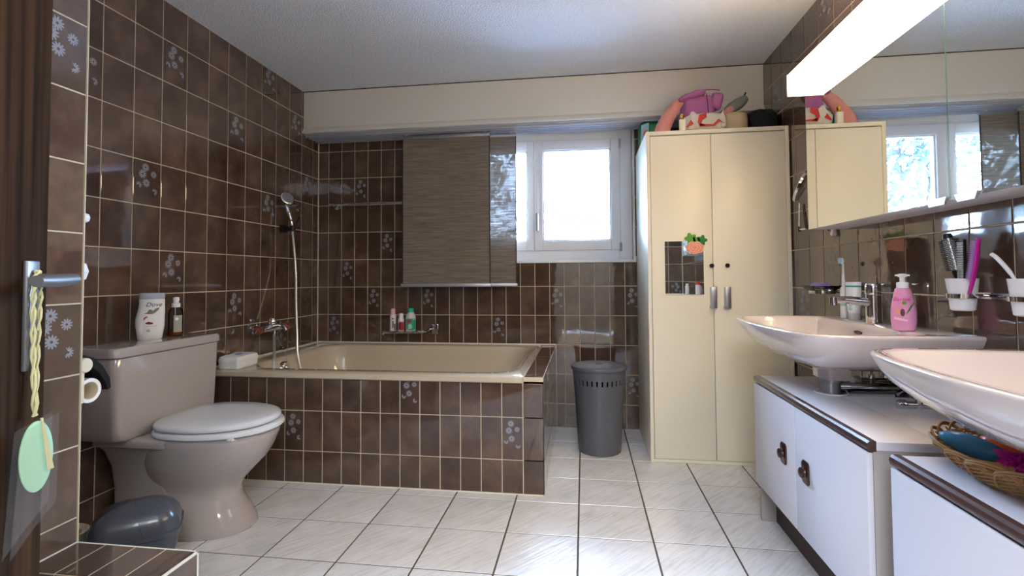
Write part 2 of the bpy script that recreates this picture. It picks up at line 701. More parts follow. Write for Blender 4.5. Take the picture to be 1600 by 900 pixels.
def tiles(b, o, ud, vd, nd, us, vs, decal=(), holes=(), umin=None, umax=None, vmin=None, vmax=None, wide=None):
    """tiles between the joint lines us x vs on the plane o + u*ud + v*vd, tile faces along nd"""
    o, ud, vd, nd = V(o), V(ud), V(vd), V(nd)
    kt, kd = b.mi(M['tile']), b.mi(M['daisy'])

    def P(u, v, w):
        return o + ud * u + vd * v + nd * w
    for i in range(len(us) - 1):
        for j in range(len(vs) - 1):
            u0, u1, v0, v1 = us[i], us[i + 1], vs[j], vs[j + 1]
            if umin is not None: u0 = max(u0, umin)
            if umax is not None: u1 = min(u1, umax)
            if vmin is not None: v0 = max(v0, vmin)
            if vmax is not None: v1 = min(v1, vmax)
            if u1 - u0 < .008 or v1 - v0 < .008:
                continue
            skip = False
            for (a0, a1, b0, b1) in holes:
                if u0 < a1 and u1 > a0 and v0 < b1 and v1 > b0:
                    cand = [(u0, min(u1, a0), v0, v1), (max(u0, a1), u1, v0, v1), (u0, u1, v0, min(v1, b0)), (u0, u1, max(v0, b1), v1)]
                    cand = [c for c in cand if c[1] - c[0] > .008 and c[3] - c[2] > .008]
                    if not cand:
                        skip = True
                        break
                    u0, u1, v0, v1 = max(cand, key=lambda c: (c[1] - c[0]) * (c[3] - c[2]))
            if skip:
                continue
            g = GAP / 2
            u0 += g; u1 -= g; v0 += g; v1 -= g
            e = 0.0016
            val = random.random()
            dec = (i, j) in decal
            if dec:
                val = 0.12
            lo = [b.vt(P(u, v, 0)) for u, v in ((u0, v0), (u1, v0), (u1, v1), (u0, v1))]
            mi_ = [b.vt(P(u, v, .0012)) for u, v in ((u0, v0), (u1, v0), (u1, v1), (u0, v1))]
            hi = [b.vt(P(u, v, .0019)) for u, v in ((u0 + e, v0 + e), (u1 - e, v0 + e), (u1 - e, v1 - e), (u0 + e, v1 - e))]
            b.face(hi, kt, val)
            for q in range(4):
                r = (q + 1) % 4
                b.face([lo[q], lo[r], mi_[r], mi_[q]], kt, val)
                b.face([mi_[q], mi_[r], hi[r], hi[q]], kt, val)
            if dec:
                U0, U1, V0, V1 = us[i], us[i + 1], vs[j], vs[j + 1]
                W = U1 - U0
                H = 0.2
                top = V1 if V1 - V0 > .19 or j + 2 < len(vs) else V0 + .2
                flip = -1 if ud.cross(vd).dot(nd) < 0 else 1
                sc = min(W, .125)
                for dd in DAISIES:
                    fu = dd[0] if flip > 0 else 1 - dd[0]
                    cu = U0 + W * fu
                    cv = top - H * dd[1] - 0.008
                    r = dd[2] * sc * .98
                    if cu + r < u0 or cu - r > u1 or cv + r < v0 or cv - r > v1:
                        continue
                    daisy(b, P, cu, cv, r, (u0 + e, u1 - e, v0 + e, v1 - e), kd, dd[3] if len(dd) > 3 else None)


XL, XR, YB, YS, ZC = -1.9464, 1.1207, 3.5106, 3.3044, 2.3445
YN = -0.22
ZR = [-.04 + .2 * i for i in range(13)]          # joint heights: .16 + .2k
XP, YP = -1.42, 1.266                            # entry wall stub
Z3 = (0, 0, 1)

# ------------------------------------------------------------------ structure
b = B()
b.box((XL - .12, YN - .1, -.1), (XR + .12, YB + .3, -.002), M['fgrout'])
T_ = .2895
fx0, fy0 = -.0326, 3.2092
kf = b.mi(M['floor'])
for i in range(-8, 5):
    for j in range(-2, 14):
        u0, u1 = fx0 + i * T_, fx0 + (i + 1) * T_
        v1, v0 = fy0 - j * T_, fy0 - (j + 1) * T_
        u0, u1, v0, v1 = max(u0, XL), min(u1, XR), max(v0, YN), min(v1, YB)
        if u1 - u0 < .01 or v1 - v0 < .01:
            continue
        g = .0027
        val = random.random()
        lo = [b.vt(p) for p in ((u0 + g, v0 + g, -.003), (u1 - g, v0 + g, -.003), (u1 - g, v1 - g, -.003), (u0 + g, v1 - g, -.003))]
        e = g + .0016
        hi = [b.vt(p) for p in ((u0 + e, v0 + e, 0), (u1 - e, v0 + e, 0), (u1 - e, v1 - e, 0), (u0 + e, v1 - e, 0))]
        b.face(hi, kf, val)
        for q in range(4):
            b.face([lo[q], lo[(q + 1) % 4], hi[(q + 1) % 4], hi[q]], kf, val)
tag(b.build('floor', recalc=False, sharp=8), kind='structure')

b = B()
b.box((XL - .12, YN - .1, ZC), (XR + .12, YB + .3, ZC + .1), M['ceil'])
tag(b.build('ceiling'), kind='structure')

PL_ = .1484
yl = [1.9478 + PL_ * k for k in range(-15, 11)] + [YB]
b = B()
b.box((XL - .12, YN - .1, 0), (XL, YB, ZC), M['grout'])
dl = [(0, 6), (1, 4), (1, 9), (-2, 8), (4, 8), (6, 10), (8, 9), (6, 6), (9, 7), (4, 3), (7, 2)]
tiles(b, (XL, 0, 0), (0, 1, 0), Z3, (1, 0, 0), yl, ZR, decal={(k + 15, m + 1) for k, m in dl}, vmin=0, vmax=ZC, umin=YP)
b.box((XL, YB - .007, .56), (XL + .007, YB, 2.03), M['sealant'])
tag(b.build('wall_left', recalc=False, sharp=8), kind='structure')

# back wall with window opening
WX0, WX1, WZ0, WZ1 = -1.0, .336, 1.128, 2.06
b = B()
for a, c in (((XL, YB, 0), (WX0, YB + .28, ZC)), ((WX1, YB, 0), (XR + .12, YB + .28, ZC)), ((WX0, YB, 0), (WX1, YB + .28, WZ0)), ((WX0, YB, WZ1), (WX1, YB + .28, ZC))):
    b.box(a, c, M['grout'])
PB = .1018
xb = [XL] + [-1.4551 + PB * n for n in range(-4, 26)] + [XR]
db = [(-2, 7), (0, 5), (-3, 4), (-1, 3), (-4, 2), (8, 2), (12, 3), (17, 3), (17, 0), (3, 3)]
tiles(b, (0, YB, 0), (1, 0, 0), Z3, (0, -1, 0), xb, ZR, decal={(n + 5, m + 1) for n, m in db}, holes=[(WX0 - .005, WX1 + .012, WZ0 - .005, 3)], vmin=0, vmax=2.04)
# plastered reveal of the opening
for a, c in (((WX1, YB - .001, WZ0 - .002), (WX1 + .012, YB + .28, WZ1)), ((WX0 - .012, YB - .001, WZ0), (WX0, YB + .28, WZ1))):
    b.box(a, c, M['alu'])
tag(b.build('wall_back', recalc=False, sharp=8), kind='structure')

PR = .1516
yr = sorted([2.8646 - PR * k for k in range(-3, 21)] + [YB])
b = B()
b.box((XR, YN - .1, 0), (XR + .12, YB, ZC), M['grout'])
yrk = {round(2.8646 - PR * k, 4): k for k in range(-5, 22)}
dr = [(2, 4), (0, 3), (7, 4), (2, 10), (-2, 9), (5, 8), (12, 4)]
dset = set()
for k, m in dr:
    lo = 2.8646 - PR * (k + 1)
    i = min(range(len(yr)), key=lambda q: abs(yr[q] - lo))
    dset.add((i, m + 1))
tiles(b, (XR, 0, 0), (0, 1, 0), Z3, (-1, 0, 0), yr, ZR, decal=dset, vmin=0, vmax=ZC, umin=YN)
tag(b.build('wall_right', recalc=False, sharp=8), kind='structure')

# near wall with the doorway
DX0, DX1, DZ = -.43, .42, 2.02
b = B()
for a, c in (((XL - .12, YN - .1, 0), (DX0, YN, ZC)), ((DX1, YN - .1, 0), (XR + .12, YN, ZC)), ((DX0, YN - .1, DZ), (DX1, YN, ZC))):
    b.box(a, c, M['grout'])
xn = [XR - .1516 * k for k in range(22)][::-1]
tiles(b, (0, YN, 0), (1, 0, 0), Z3, (0, 1, 0), xn, ZR, holes=[(DX0 - .06, DX1 + .06, -1, DZ + .06)], vmin=0, vmax=ZC, umin=XP, decal={(20, 4), (18, 7)})
tag(b.build('wall_near', recalc=False, sharp=8), kind='structure')
b = B()
for a, c in (((DX0 - .05, YN - .12, 0), (DX0, YN + .015, DZ)), ((DX1, YN - .12, 0), (DX1 + .05, YN + .015, DZ)), ((DX0 - .05, YN - .12, DZ), (DX1 + .05, YN + .015, DZ + .05))):
    b.box(a, c, M['wood'], .003)
tag(b.build('trim_1'), kind='structure')

# entry wall stub, its face continues the wall beside the door
b = B()
b.box((XL, YN, 0), (XP, YP, ZC), M['grout'])
yp = sorted([YP - .002 - .152 * k for k in range(0, 11)])
tiles(b, (XP, 0, 0), (0, 1, 0), Z3, (1, 0, 0), yp, ZR, decal={(len(yp) - 2, 4), (len(yp) - 2, 8)}, vmin=.29, vmax=ZC, umin=YN)
tiles(b, (0, YP, 0), (1, 0, 0), Z3, (0, 1, 0), [XL + .05, XL + .2, XL + .35, XP - .003], ZR, vmin=0, vmax=ZC)
b.box((XP - .003, YP - .0015, .288), (XP + .0022, YP + .0022, ZC), M['grout'], .0005)
tag(b.build('wall_entry', recalc=False, sharp=8), kind='structure')

# low tiled step
SX1, SY0, SZ = -1.045, 1.125, .288
b = B()
b.box((XP, SY0, 0), (SX1, YP, SZ), M['grout'])
xs = [XP + (SX1 - XP) / 4 * i for i in range(5)]
tiles(b, (0, 0, SZ), (1, 0, 0), (0, 1, 0), (0, 0, 1), xs, [SY0, YP])
tiles(b, (SX1, 0, 0), (0, 1, 0), Z3, (1, 0, 0), [SY0, YP], [.0, .088, .288])
tiles(b, (0, SY0, 0), (1, 0, 0), Z3, (0, -1, 0), xs, [.0, .088, .288])
tiles(b, (0, YP, 0), (1, 0, 0), Z3, (0, 1, 0), xs, [.0, .088, .288])
for a, c in (((XP, YP - .004, SZ - .004), (SX1 + .0025, YP + .0025, SZ + .0022)), ((SX1 - .004, SY0 - .002, SZ - .004), (SX1 + .0025, YP + .0025, SZ + .0022)), ((SX1 - .004, YP - .004, 0), (SX1 + .0025, YP + .0025, SZ)), ((XP - .001, SY0, SZ - .001), (XP + .004, YP, SZ + .004))):
    b.box(a, c, M['sealant'], .001)
tag(b.build('wall_low', recalc=False, sharp=8), kind='structure')

# cream box above the window, with the lip under it
b = B()
b.box((XL, YS, 2.05), (XR, YB, ZC - .001), M['cream'])
b.box((XL, YS - .002, ZC - .006), (XR, YS, ZC - .001), mat('dark_joint', '#3a332c', .9))
prof = [(YS + .012, 2.095), (YS - .001, 2.085), (YS - .012, 2.068), (YS - .018, 2.055), (YS - .018, 2.046), (YS + .012, 2.046)]
b.loft([[V((x, y, z)) for y, z in prof] for x in (XL, XR)], M['cream'])
tag(b.build('trim_2'), kind='structure')

# hall behind the doorway
b = B()
b.box((-1.3, -2.4, -.1), (1.5, YN - .1, -.002), M['carpet'])
b.box((-1.3, -2.4, ZC), (1.5, YN - .1, ZC + .1), M['white'])
b.box((-1.4, -2.4, 0), (-1.3, YN - .1, ZC), M['white'])
b.box((1.5, -2.4, 0), (1.6, YN - .1, ZC), M['white'])
b.box((-1.4, -2.5, 0), (1.6, -2.4, ZC), M['white'])
b.box((-1.4, YN - .12, 0), (DX0 - .05, YN - .1, ZC), M['white'])
b.box((DX1 + .05, YN - .12, 0), (1.6, YN - .1, ZC), M['white'])
b.box((DX0 - .05, YN - .12, DZ + .05), (DX1 + .05, YN - .1, ZC), M['white'])
tag(b.build('wall_hall'), kind='structure')

# ------------------------------------------------------------------ window
FY = 3.56
kk = FY / YB


def wx(x): return x * kk
def wz(z): return CAMZ + (z - CAMZ) * kk


w = thing('window_1', None, None, (-.33, YB, WZ0), kind='structure')


def frame(b, x0, x1, z0, z1, t, y0, y1, m, bev=.004):
    tl, tr, tb, tt = t
    b.box((x0, y0, z0), (x0 + tl, y1, z1), m, bev)
    b.box((x1 - tr, y0, z0), (x1, y1, z1), m, bev)
    b.box((x0 + tl - .001, y0, z0), (x1 - tr + .001, y1, z0 + tb), m, bev)
    b.box((x0 + tl - .001, y0, z1 - tt), (x1 - tr + .001, y1, z1), m, bev)


b = B()
frame(b, WX0 + .001, WX1 - .001, WZ0 + .012, WZ1 - .002, (.09, .09, .08, .088), FY, FY + .07, M['pvc'])
b.build('window_frame', parent=w)
b = B()
b.box((WX0 - .01, YB - .008, WZ0 - .006), (WX1 + .014, FY + .02, WZ0 + .012), M['pvc'], .003)
b.build('window_sill', parent=w)
gz0, gz1 = wz(1.274), wz(1.905)
sashes = ((wx(-.33), wx(.189), wx(-.274), wx(.252), True), (wx(-.91), wx(-.384), wx(-.847), wx(-.331), False))
for x_a, x_b, xg0, xs1, right in sashes:
    if right:
        sx0, sx1, g0, g1 = wx(-.334), wx(.252), wx(-.274), wx(.189)
    else:
        sx0, sx1, g0, g1 = wx(-.91), wx(-.336), wx(-.847), wx(-.384)
    b = B()
    frame(b, sx0, sx1, wz(1.207), wz(1.97), (g0 - sx0, sx1 - g1, gz0 - wz(1.207), wz(1.97) - gz1), FY - .018, FY + .05, M['pvc'], .005)
    # glazing bead
    frame(b, g0 - .001, g1 + .001, gz0 - .001, gz1 + .001, (.01, .01, .01, .01), FY - .004, FY + .03, M['pvc'], .002)
    sash = b.build('sash', parent=w)
    b = B()
    b.box((g0, FY + .018, gz0), (g1, FY + .024, gz1), M['pane'])
    b.build('pane', parent=sash)
    if right:
        b = B()
        hxp = wx(-.312)
        b.box((hxp - .013, FY - .026, 1.40), (hxp + .013, FY - .017, 1.475), M['alu'], .004)
        b.tube([(hxp, FY - .02, 1.457), (hxp, FY - .055, 1.457)], .009, M['alu'])
        b.box((hxp - .009, FY - .062, 1.345), (hxp + .009, FY - .048, 1.468), M['alu'], .005)
        b.build('window_handle', parent=sash)
    for hz in (wz(1.93), wz(1.225)):
        b = B()
        hx_ = sx1 if right else sx0
        b.tube([(hx_, FY - .024, hz - .03), (hx_, FY - .024, hz + .03)], .0075, M['alu'])
        b.build('hinge', parent=sash)

# ------------------------------------------------------------------ blind rail and panels
rt = thing('curtain_rail', 'long grey aluminium sliding rail under the cream window box', 'curtain rail', (0, 3.39, 2.03))
b = B()
b.box((XL + .004, YS + .002, 2.036), (XR - .01, 3.50, 2.049), M['railm'], .001)
for y in (3.325, 3.37, 3.415, 3.46, 3.495):
    b.box((XL + .004, y - .003, 2.022), (XR - .01, y + .003, 2.038), M['railm'], .001)
b.build('track', parent=rt)
for (x0, x1, y, lab) in ((-1.248, -.63, 3.392, 'wide taupe woven blind panel covering left part of window, front one'),
                         (-1.06, -.455, 3.438, 'taupe woven blind panel half hidden behind the wider front panel')):
    t = thing('panel_blind', lab, 'blind', ((x0 + x1) / 2, y, .97), 'sliding blind panels at the window')
    b = B()
    k = b.mi(M['blind'])
    n = 40
    ra = [b.vt((x0 + (x1 - x0) * i / n, y + .0015 * math.sin(i * .5), .985)) for i in range(n + 1)]
    rb = [b.vt((x0 + (x1 - x0) * i / n, y, 2.0)) for i in range(n + 1)]
    for i in range(n):
        b.face([ra[i], ra[i + 1], rb[i + 1], rb[i]], k)
    b.build('fabric', parent=t)
    b = B()
    b.box((x0 - .012, y - .012, .962), (x1 + .008, y + .010, .984), M['alu'], .003)
    b.build('bottom_bar', parent=t)
    b = B()
    b.box((x0 - .004, y - .010, 1.996), (x1 + .004, y + .008, 2.020), M['alu'], .002)
    for x in (x0 + .03, x1 - .03):
        b.box((x - .01, y - .008, 2.018), (x + .01, y + .006, 2.034), M['wpl'], .002)
    b.build('top_bar', parent=t)
    for x in (x0, x1):
        b = B()
        b.box((x - .003, y - .002, .98), (x + .003, y + .002, 2.0), M['blindedge'])
        b.build('edge_binding', parent=t)

# ------------------------------------------------------------------ bathtub
YF, XE, ZT = 2.408, -.194, .555
XT = -.288
t = thing('bathtub', 'beige built-in bathtub with brown tiled apron below the blind', 'bathtub', (-1.07, 2.96, 0))
cx, cy = (XL + XT) / 2 + .001, (YF + YB) / 2
hx0, hy0 = (XT - XL) / 2 - .003, (YB - YF) / 2 - .003
b = B()
ocx, ocy, ohx, ohy = (-1.80 - .345) / 2, (2.49 + 3.405) / 2, (1.80 - .345) / 2, (3.405 - 2.49) / 2
rings = [rrect(cx, cy - .006, hx0, hy0 + .006, .012, .522), rrect(cx, cy - .010, hx0, hy0 + .010, .015, .528),
         rrect(cx, cy - .010, hx0, hy0 + .010, .015, .548), rrect(cx, cy - .006, hx0 - .003, hy0 + .003, .012, ZT),
         rrect(ocx, ocy, ohx + .012, ohy + .012, .19, ZT + .001), rrect(ocx, ocy, ohx, ohy, .18, ZT - .004),
         rrect(ocx, ocy, ohx - .012, ohy - .012, .175, ZT - .022)]
for z, d, sh in ((.47, .03, .0), (.38, .05, -.005), (.28, .075, -.01), (.20, .10, -.02), (.16, .14, -.03), (.145, .2, -.03)):
    rings.append(rrect(ocx + sh, ocy, ohx - d * 1.25, ohy - d, .17, z))
b.loft(rings, M['tub'], cap0=False, cap1=True)
b.build('tub_shell', parent=t, sharp=50)
b = B()
b.box((XL + .002, YF, 0), (XE, YF + .05, .53), M['grout'])
b.box((XT, YF, 0), (XE, YB - .003, ZT - .004), M['grout'])
xf = [-.191 - .1012 * k for k in range(18)][::-1]
nf = len(xf) - 1
cidx = lambda x: min(range(nf), key=lambda i: abs((xf[i] + xf[i + 1]) / 2 - x))
tiles(b, (0, YF, 0), (1, 0, 0), Z3, (0, -1, 0), xf, ZR, vmin=.003, vmax=.522, umin=XL + .002, umax=XE,
      decal={(cidx(-1.445), 3), (cidx(-.85), 2), (cidx(-1.445), 1), (cidx(-.345), 1)})
yend = [YF + .1018 * k for k in range(11)] + [YB - .003]
tiles(b, (XE, 0, 0), (0, 1, 0), Z3, (1, 0, 0), yend, ZR, vmin=.003, vmax=ZT - .002)
tiles(b, (0, 0, ZT - .004), (1, 0, 0), (0, 1, 0), (0, 0, 1), [XT, XE], yend)
b.box((XE - .003, YB - .008, 0), (XE + .004, YB - .002, ZT), M['sealant'])
b.box((XL + .003, YF - .005, 0), (XE, YF - .0015, .005), M['sealant'])
b.build('tiled_apron', parent=t, recalc=False, sharp=8)
b = B()
b.box((XL + .003, YB - .010, ZT), (XE, YB - .001, ZT + .010), M['sealant'], .002)
b.box((XL + .001, YF + .01, ZT), (XL + .010, YB, ZT + .010), M['sealant'], .002)
b.build('sealant_joint', parent=t)
b = B()
ov = V((-1.764, 2.82, .497))
b.lathe([(.036, -.02), (.036, .004), (.032, .008), (.0, .009)], ov, 'X', 28, M['chrome'])
b.lathe([(.012, .008), (.012, .018), (.0, .019)], ov, 'X', 16, M['chrome'])
b.build('overflow_plate', parent=t)

# ------------------------------------------------------------------ shower set
t = thing('bath_mixer_tap', 'chrome bath mixer with amber handles on the left wall', 'tap', (XL + .002, 2.86, .72))
b = B()
xm = XL + .065
b.tube([(xm, 2.76, .725), (xm, 2.97, .725)], .019, M['chrome'], 20)
b.lathe([(.02, 0), (.024, .01), (.024, .035), (.016, .05), (.0, .052)], (xm, 2.865, .735), 'Z', 20, M['chrome'])
for y in (2.79, 2.94):
    b.tube([(xm, y, .725), (XL + .012, y, .725)], .015, M['chrome'], 14)
    b.lathe([(.034, 0), (.032, .012), (.018, .016)], (XL + .003, y, .725), 'X', 24, M['chrome'])
b.tube([(xm, 2.885, .71), (xm, 2.885, .685)], .012, M['chrome'], 12)
b.tube(catmull([(xm, 2.85, .735), (xm + .04, 2.85, .745), (xm + .085, 2.85, .735), (xm + .10, 2.85, .715)], 5), .010, M['chrome'], 12)
b.build('mixer_body', parent=t)
for s, y0 in ((-1, 2.765), (1, 2.965)):
    b = B()
    pr = [(.010, 0), (.019, .008), (.026, .03), (.027, .055), (.02, .07), (.0, .074)]
    b.lathe([(r, s * h) for r, h in pr], (xm, y0, .725), 'Y', 20, M['amber'])
    h = b.build('tap_handle', parent=t)
    b = B()
    b.lathe([(.017, s * .066), (.017, s * .082), (.0, s * .084)], (xm, y0, .725), 'Y', 20, M['chrome'])
    b.build('handle_cap', parent=h)
b = B()
ch = catmull([(xm + .01, 2.90, .70), (xm + .012, 2.92, .63), (XL + .10, 2.915, .60), (XL + .135, 2.89, .572), (XL + .178, 2.84, .53), (XL + .182, 2.825, .505)], 7)
for i, p in enumerate(ch):
    b.ell(p, (.0028, .0028, .0028), M['chrome'], nu=6, nv=4)
b.tube(ch, .001, M['steel'], 5)
b.lathe([(.014, -.008), (.018, 0), (.015, .012)], (XL + .105, 2.912, .598), 'Z', 16, M['black'])
b.build('plug_chain', parent=t)

t = thing('hand_shower', 'chrome hand shower hanging in wall bracket above the tub', 'shower', (XL + .003, 3.05, 1.35))
b = B()
b.tube(catmull([(XL + .075, 3.055, 1.335), (XL + .068, 3.05, 1.40), (XL + .055, 3.045, 1.45), (XL + .05, 3.025, 1.50), (XL + .065, 3.005, 1.53)], 5),
       [.010 + .006 * (i / 20) for i in range(21)], M['chrome'], 16)
R_ = Matrix.Rotation(math.radians(62), 4, 'Y') @ Matrix.Rotation(math.radians(28), 4, 'X')
b.lathe([(.012, -.03), (.036, -.012), (.044, 0), (.044, .010), (.038, .014), (.0, .015)], (XL + .07, 3.0, 1.535), 'Z', 28, M['chrome'], T=R_)
sh = b.build('shower_head', parent=t)
b = B()
b.lathe([(.037, .0145), (.035, .0165), (.0, .017)], (XL + .07, 3.0, 1.535), 'Z', 28, M['steel'], T=R_)
b.build('spray_face', parent=sh)
b = B()
b.box((XL + .003, 3.02, 1.325), (XL + .03, 3.09, 1.375), M['black'], .006)
b.tube([(XL + .03, 3.055, 1.35), (XL + .07, 3.055, 1.345)], .014, M['black'], 12)
b.lathe([(.019, -.018), (.021, 0), (.019, .018)], (XL + .076, 3.055, 1.35), 'Z', 20, M['black'])
b.build('wall_bracket', parent=t)
b = B()
hose = catmull([(XL + .075, 3.055, 1.33), (XL + .078, 3.07, 1.22), (XL + .092, 3.07, 1.05), (XL + .12, 3.03, .85), (XL + .152, 2.99, .67), (XL + .172, 2.965, .55), (XL + .22, 2.95, .37), (XL + .25, 2.88, .25),
                (XL + .245, 2.77, .26), (XL + .205, 2.725, .38), (XL + .172, 2.72, .51), (XL + .145, 2.765, .58), (XL + .095, 2.84, .64), (XL + .066, 2.882, .67), (XL + .065, 2.885, .70)], 12)
rr = [.0076 + .0008 * (i % 2) for i in range(len(hose))]
b.tube(hose, rr, M['hose'], 10)
b.build('hose', parent=t)

# ------------------------------------------------------------------ rail, soap rack on the back wall
t = thing('towel_bar', 'chrome towel bar on tiled back wall running behind blind panel', 'towel bar', (-1.4, YB - .003, 1.555))
b = B()
b.tube([(-1.825, YB - .065, 1.56), (-1.20, YB - .065, 1.56)], .0095, M['chrome'], 16)
b.build('bar', parent=t)
for x in (-1.79, -1.225):
    b = B()
    b.lathe([(.027, -.003), (.026, -.012), (.012, -.018), (.010, -.07), (.0, -.075)], (x, YB, 1.553), 'Y', 24, M['chrome'])
    b.build('wall_mount', parent=t)

t = thing('soap_rack', 'small chrome shelf on back wall holding three bottles', 'shelf', (-1.2, YB - .003, .65))
b = B()
for y in (3.385, 3.48):
    b.tube(catmull([(-1.385, y, .648), (-1.12, y, .648), (-1.075, 3.455, .662), (-1.045, 3.49, .668)], 6), .0055, M['chrome'], 10)
b.tube([(-1.385, 3.385, .648), (-1.385, 3.48, .648)], .0055, M['chrome'], 10)
for i in range(9):
    x = -1.37 + .029 * i
    b.tube([(x, 3.385, .650), (x, 3.48, .650)], .0025, M['chrome'], 6)
b.box((-1.385, 3.38, .640), (-1.13, 3.385, .655), M['chrome'], .001)
b.build('wire_tray', parent=t)
b = B()
b.box((-1.066, 3.475, .625), (-1.018, YB - .002, .70), M['chrome'], .006)
b.build('wall_mount', parent=t)


# ------------------------------------------------------------------ bottles
def face_cam(x, y):
    return math.atan2(-x, y) + 0.0   # local -Y looks at the camera


def bottle_T(x, y, z, extra=0.0):
    return Matrix.Translation((x, y, z)) @ Matrix.Rotation(face_cam(x, y) + extra, 4, 'Z')


def oval_loft(b, prof, m, n=32, p=1.0):
    def sg(c, e): return math.copysign(abs(c) ** e, c)
    rings = []
    for r in prof:
        z, a, c = r[:3]
        ox = r[3] if len(r) > 3 else 0
        rings.append([V((ox + a * sg(math.cos(2 * PI * i / n), p), c * sg(math.sin(2 * PI * i / n), p), z)) for i in range(n)])
    b.loft(rings, m)


def on_oval(T, a, c, z0, x0=0.0, off=.0008, sc=1.0):
    """maps lettering onto the front of an oval bottle"""
    def f(x, y):
        X = x0 + x * sc
        q = max(0.0, 1 - (X / a) ** 2)
        return T @ V((X, -c * math.sqrt(q) - off, z0 + y * sc))
    return f


def patch(parent, name, T, a, c, pts, m, off=.0006):
    b = B()
    k = b.mi(m)
    # subdivide polygon by fan over fine outline so it follows the oval
    P = []
    for i in range(len(pts)):
        p, q = pts[i], pts[(i + 1) % len(pts)]
        for s in range(4):
            P.append((p[0] + (q[0] - p[0]) * s / 4, p[1] + (q[1] - p[1]) * s / 4))
    cx_, cz_ = sum(p[0] for p in P) / len(P), sum(p[1] for p in P) / len(P)

    def mp(x, z, o=off):
        return T @ V((x, -c * math.sqrt(max(0, 1 - (x / a) ** 2)) - o, z))
    levels = [1, .66, .33]
    R = [[b.vt(mp(cx_ + (x - cx_) * l, cz_ + (z - cz_) * l)) for x, z in P] for l in levels]
    c0 = b.vt(mp(cx_, cz_))
    n = len(P)
    for l in range(2):
        for i in range(n):
            b.face([R[l][i], R[l][(i + 1) % n], R[l + 1][(i + 1) % n], R[l + 1][i]], k)
    for i in range(n):
        b.face([R[2][i], R[2][(i + 1) % n], c0], k)
    return b.build(name, parent=parent)


def ellpts(cx_, cz_, rx, rz, n=14, rot=0):
    return [(cx_ + rx * math.cos(2 * PI * i / n) * math.cos(rot) - rz * math.sin(2 * PI * i / n) * math.sin(rot),
             cz_ + rx * math.cos(2 * PI * i / n) * math.sin(rot) + rz * math.sin(2 * PI * i / n) * math.cos(rot)) for i in range(n)]


ZCIS = .768
# big white lotion bottle on the cistern
bx, by = -1.855, 1.955
T = bottle_T(bx, by, ZCIS)
t = thing('lotion_bottle', 'white lotion bottle with grey cap on the toilet cistern', 'bottle', (bx, by, ZCIS))
b = B(T)
oval_loft(b, [(0, .040, .022, .0), (.004, .044, .025, .0), (.03, .0475, .026, 0), (.06, .052, .027, .0), (.09, .052, .027, 0), (.12, .049, .026, .004), (.15, .046, .025, .006), (.172, .046, .024, .006), (.174, .044, .022, .006)], M['wpl'])
body = b.build('bottle_body', parent=t)
b = B(T)
oval_loft(b, [(.174, .045, .023, .006), (.178, .0465, .024, .006), (.197, .0465, .024, .006), (.20, .044, .022, .006)], mat('pale_grey_cap', '#a8b0bf', .25))
b.build('bottle_cap', parent=t)
b = B(T)
b.ell((-.026, -.0195, .058), (.014, .004, .034), M['wpl'], R=Matrix.Rotation(.25, 3, 'Y'))
b.build('grip_dent', parent=body)
text('lettering', 'Dove', .026, M['dblue'], body, on_oval(T, .056, .0275, .142, .012), shear=.3)
patch(body, 'printed_mark', T, .056, .0275, [(-.022, .112), (-.010, .118), (-.004, .130), (.006, .128), (.008, .120), (.020, .134), (.033, .138), (.028, .126), (.014, .113), (.004, .110)], M['taupe'], .001)
patch(body, 'printed_fruit', T, .056, .0275, [(-.018, .072), (-.006, .078), (.008, .074), (.012, .069), (.0, .066), (-.012, .068)], M['dred'], .001)
patch(body, 'printed_sprig', T, .056, .0275, [(-.024, .083), (-.022, .095), (-.014, .101), (-.006, .098), (-.014, .096), (-.019, .088)], M['ruby'], .001)
patch(body, 'printed_line', T, .056, .0275, [(-.018, .0585), (.024, .060), (.024, .0585), (-.018, .057)], M['peachd'], .001)
patch(body, 'printed_seal', T, .056, .0275, ellpts(-.006, .040, .007, .006), M['alu'], .001)

# clear spray bottle
bx, by = -1.86, 2.10
T = bottle_T(bx, by, ZCIS)
t = thing('spray_bottle', 'clear spray bottle with a little amber liquid on the cistern', 'bottle', (bx, by, ZCIS))
b = B(T)
b.lathe([(.026, 0), (.030, .003), (.030, .105), (.027, .118), (.016, .128), (.012, .134)], n=28, m=M['clear'])
body = b.build('bottle_body', parent=t)
b = B(T)
b.lathe([(.0265, .002), (.0285, .004), (.0285, .024), (.0, .024)], n=24, m=M['amberliq'])
b.build('liquid', parent=body)
b = B(T)
b.lathe([(.017, .130), (.017, .148), (.011, .150), (.011, .158), (.013, .160), (.0125, .175), (.0, .177)], n=24, m=M['wpl'])
b.build('pump', parent=t)
patch(body, 'label', T, .0304, .0304, [(-.008, .018), (.024, .018), (.024, .094), (-.008, .094)], mat('sage_grey_label', '#a7ab9a', .5), .001)
patch(body, 'label_seal', T, .0304, .0304, ellpts(.004, .078, .007, .007), M['wpl'], .0016)
b = B(T)
b.tube([(0, 0, .01), (-.003, 0, .14)], .0015, M['wpl'], 6)
b.build('dip_tube', parent=t)

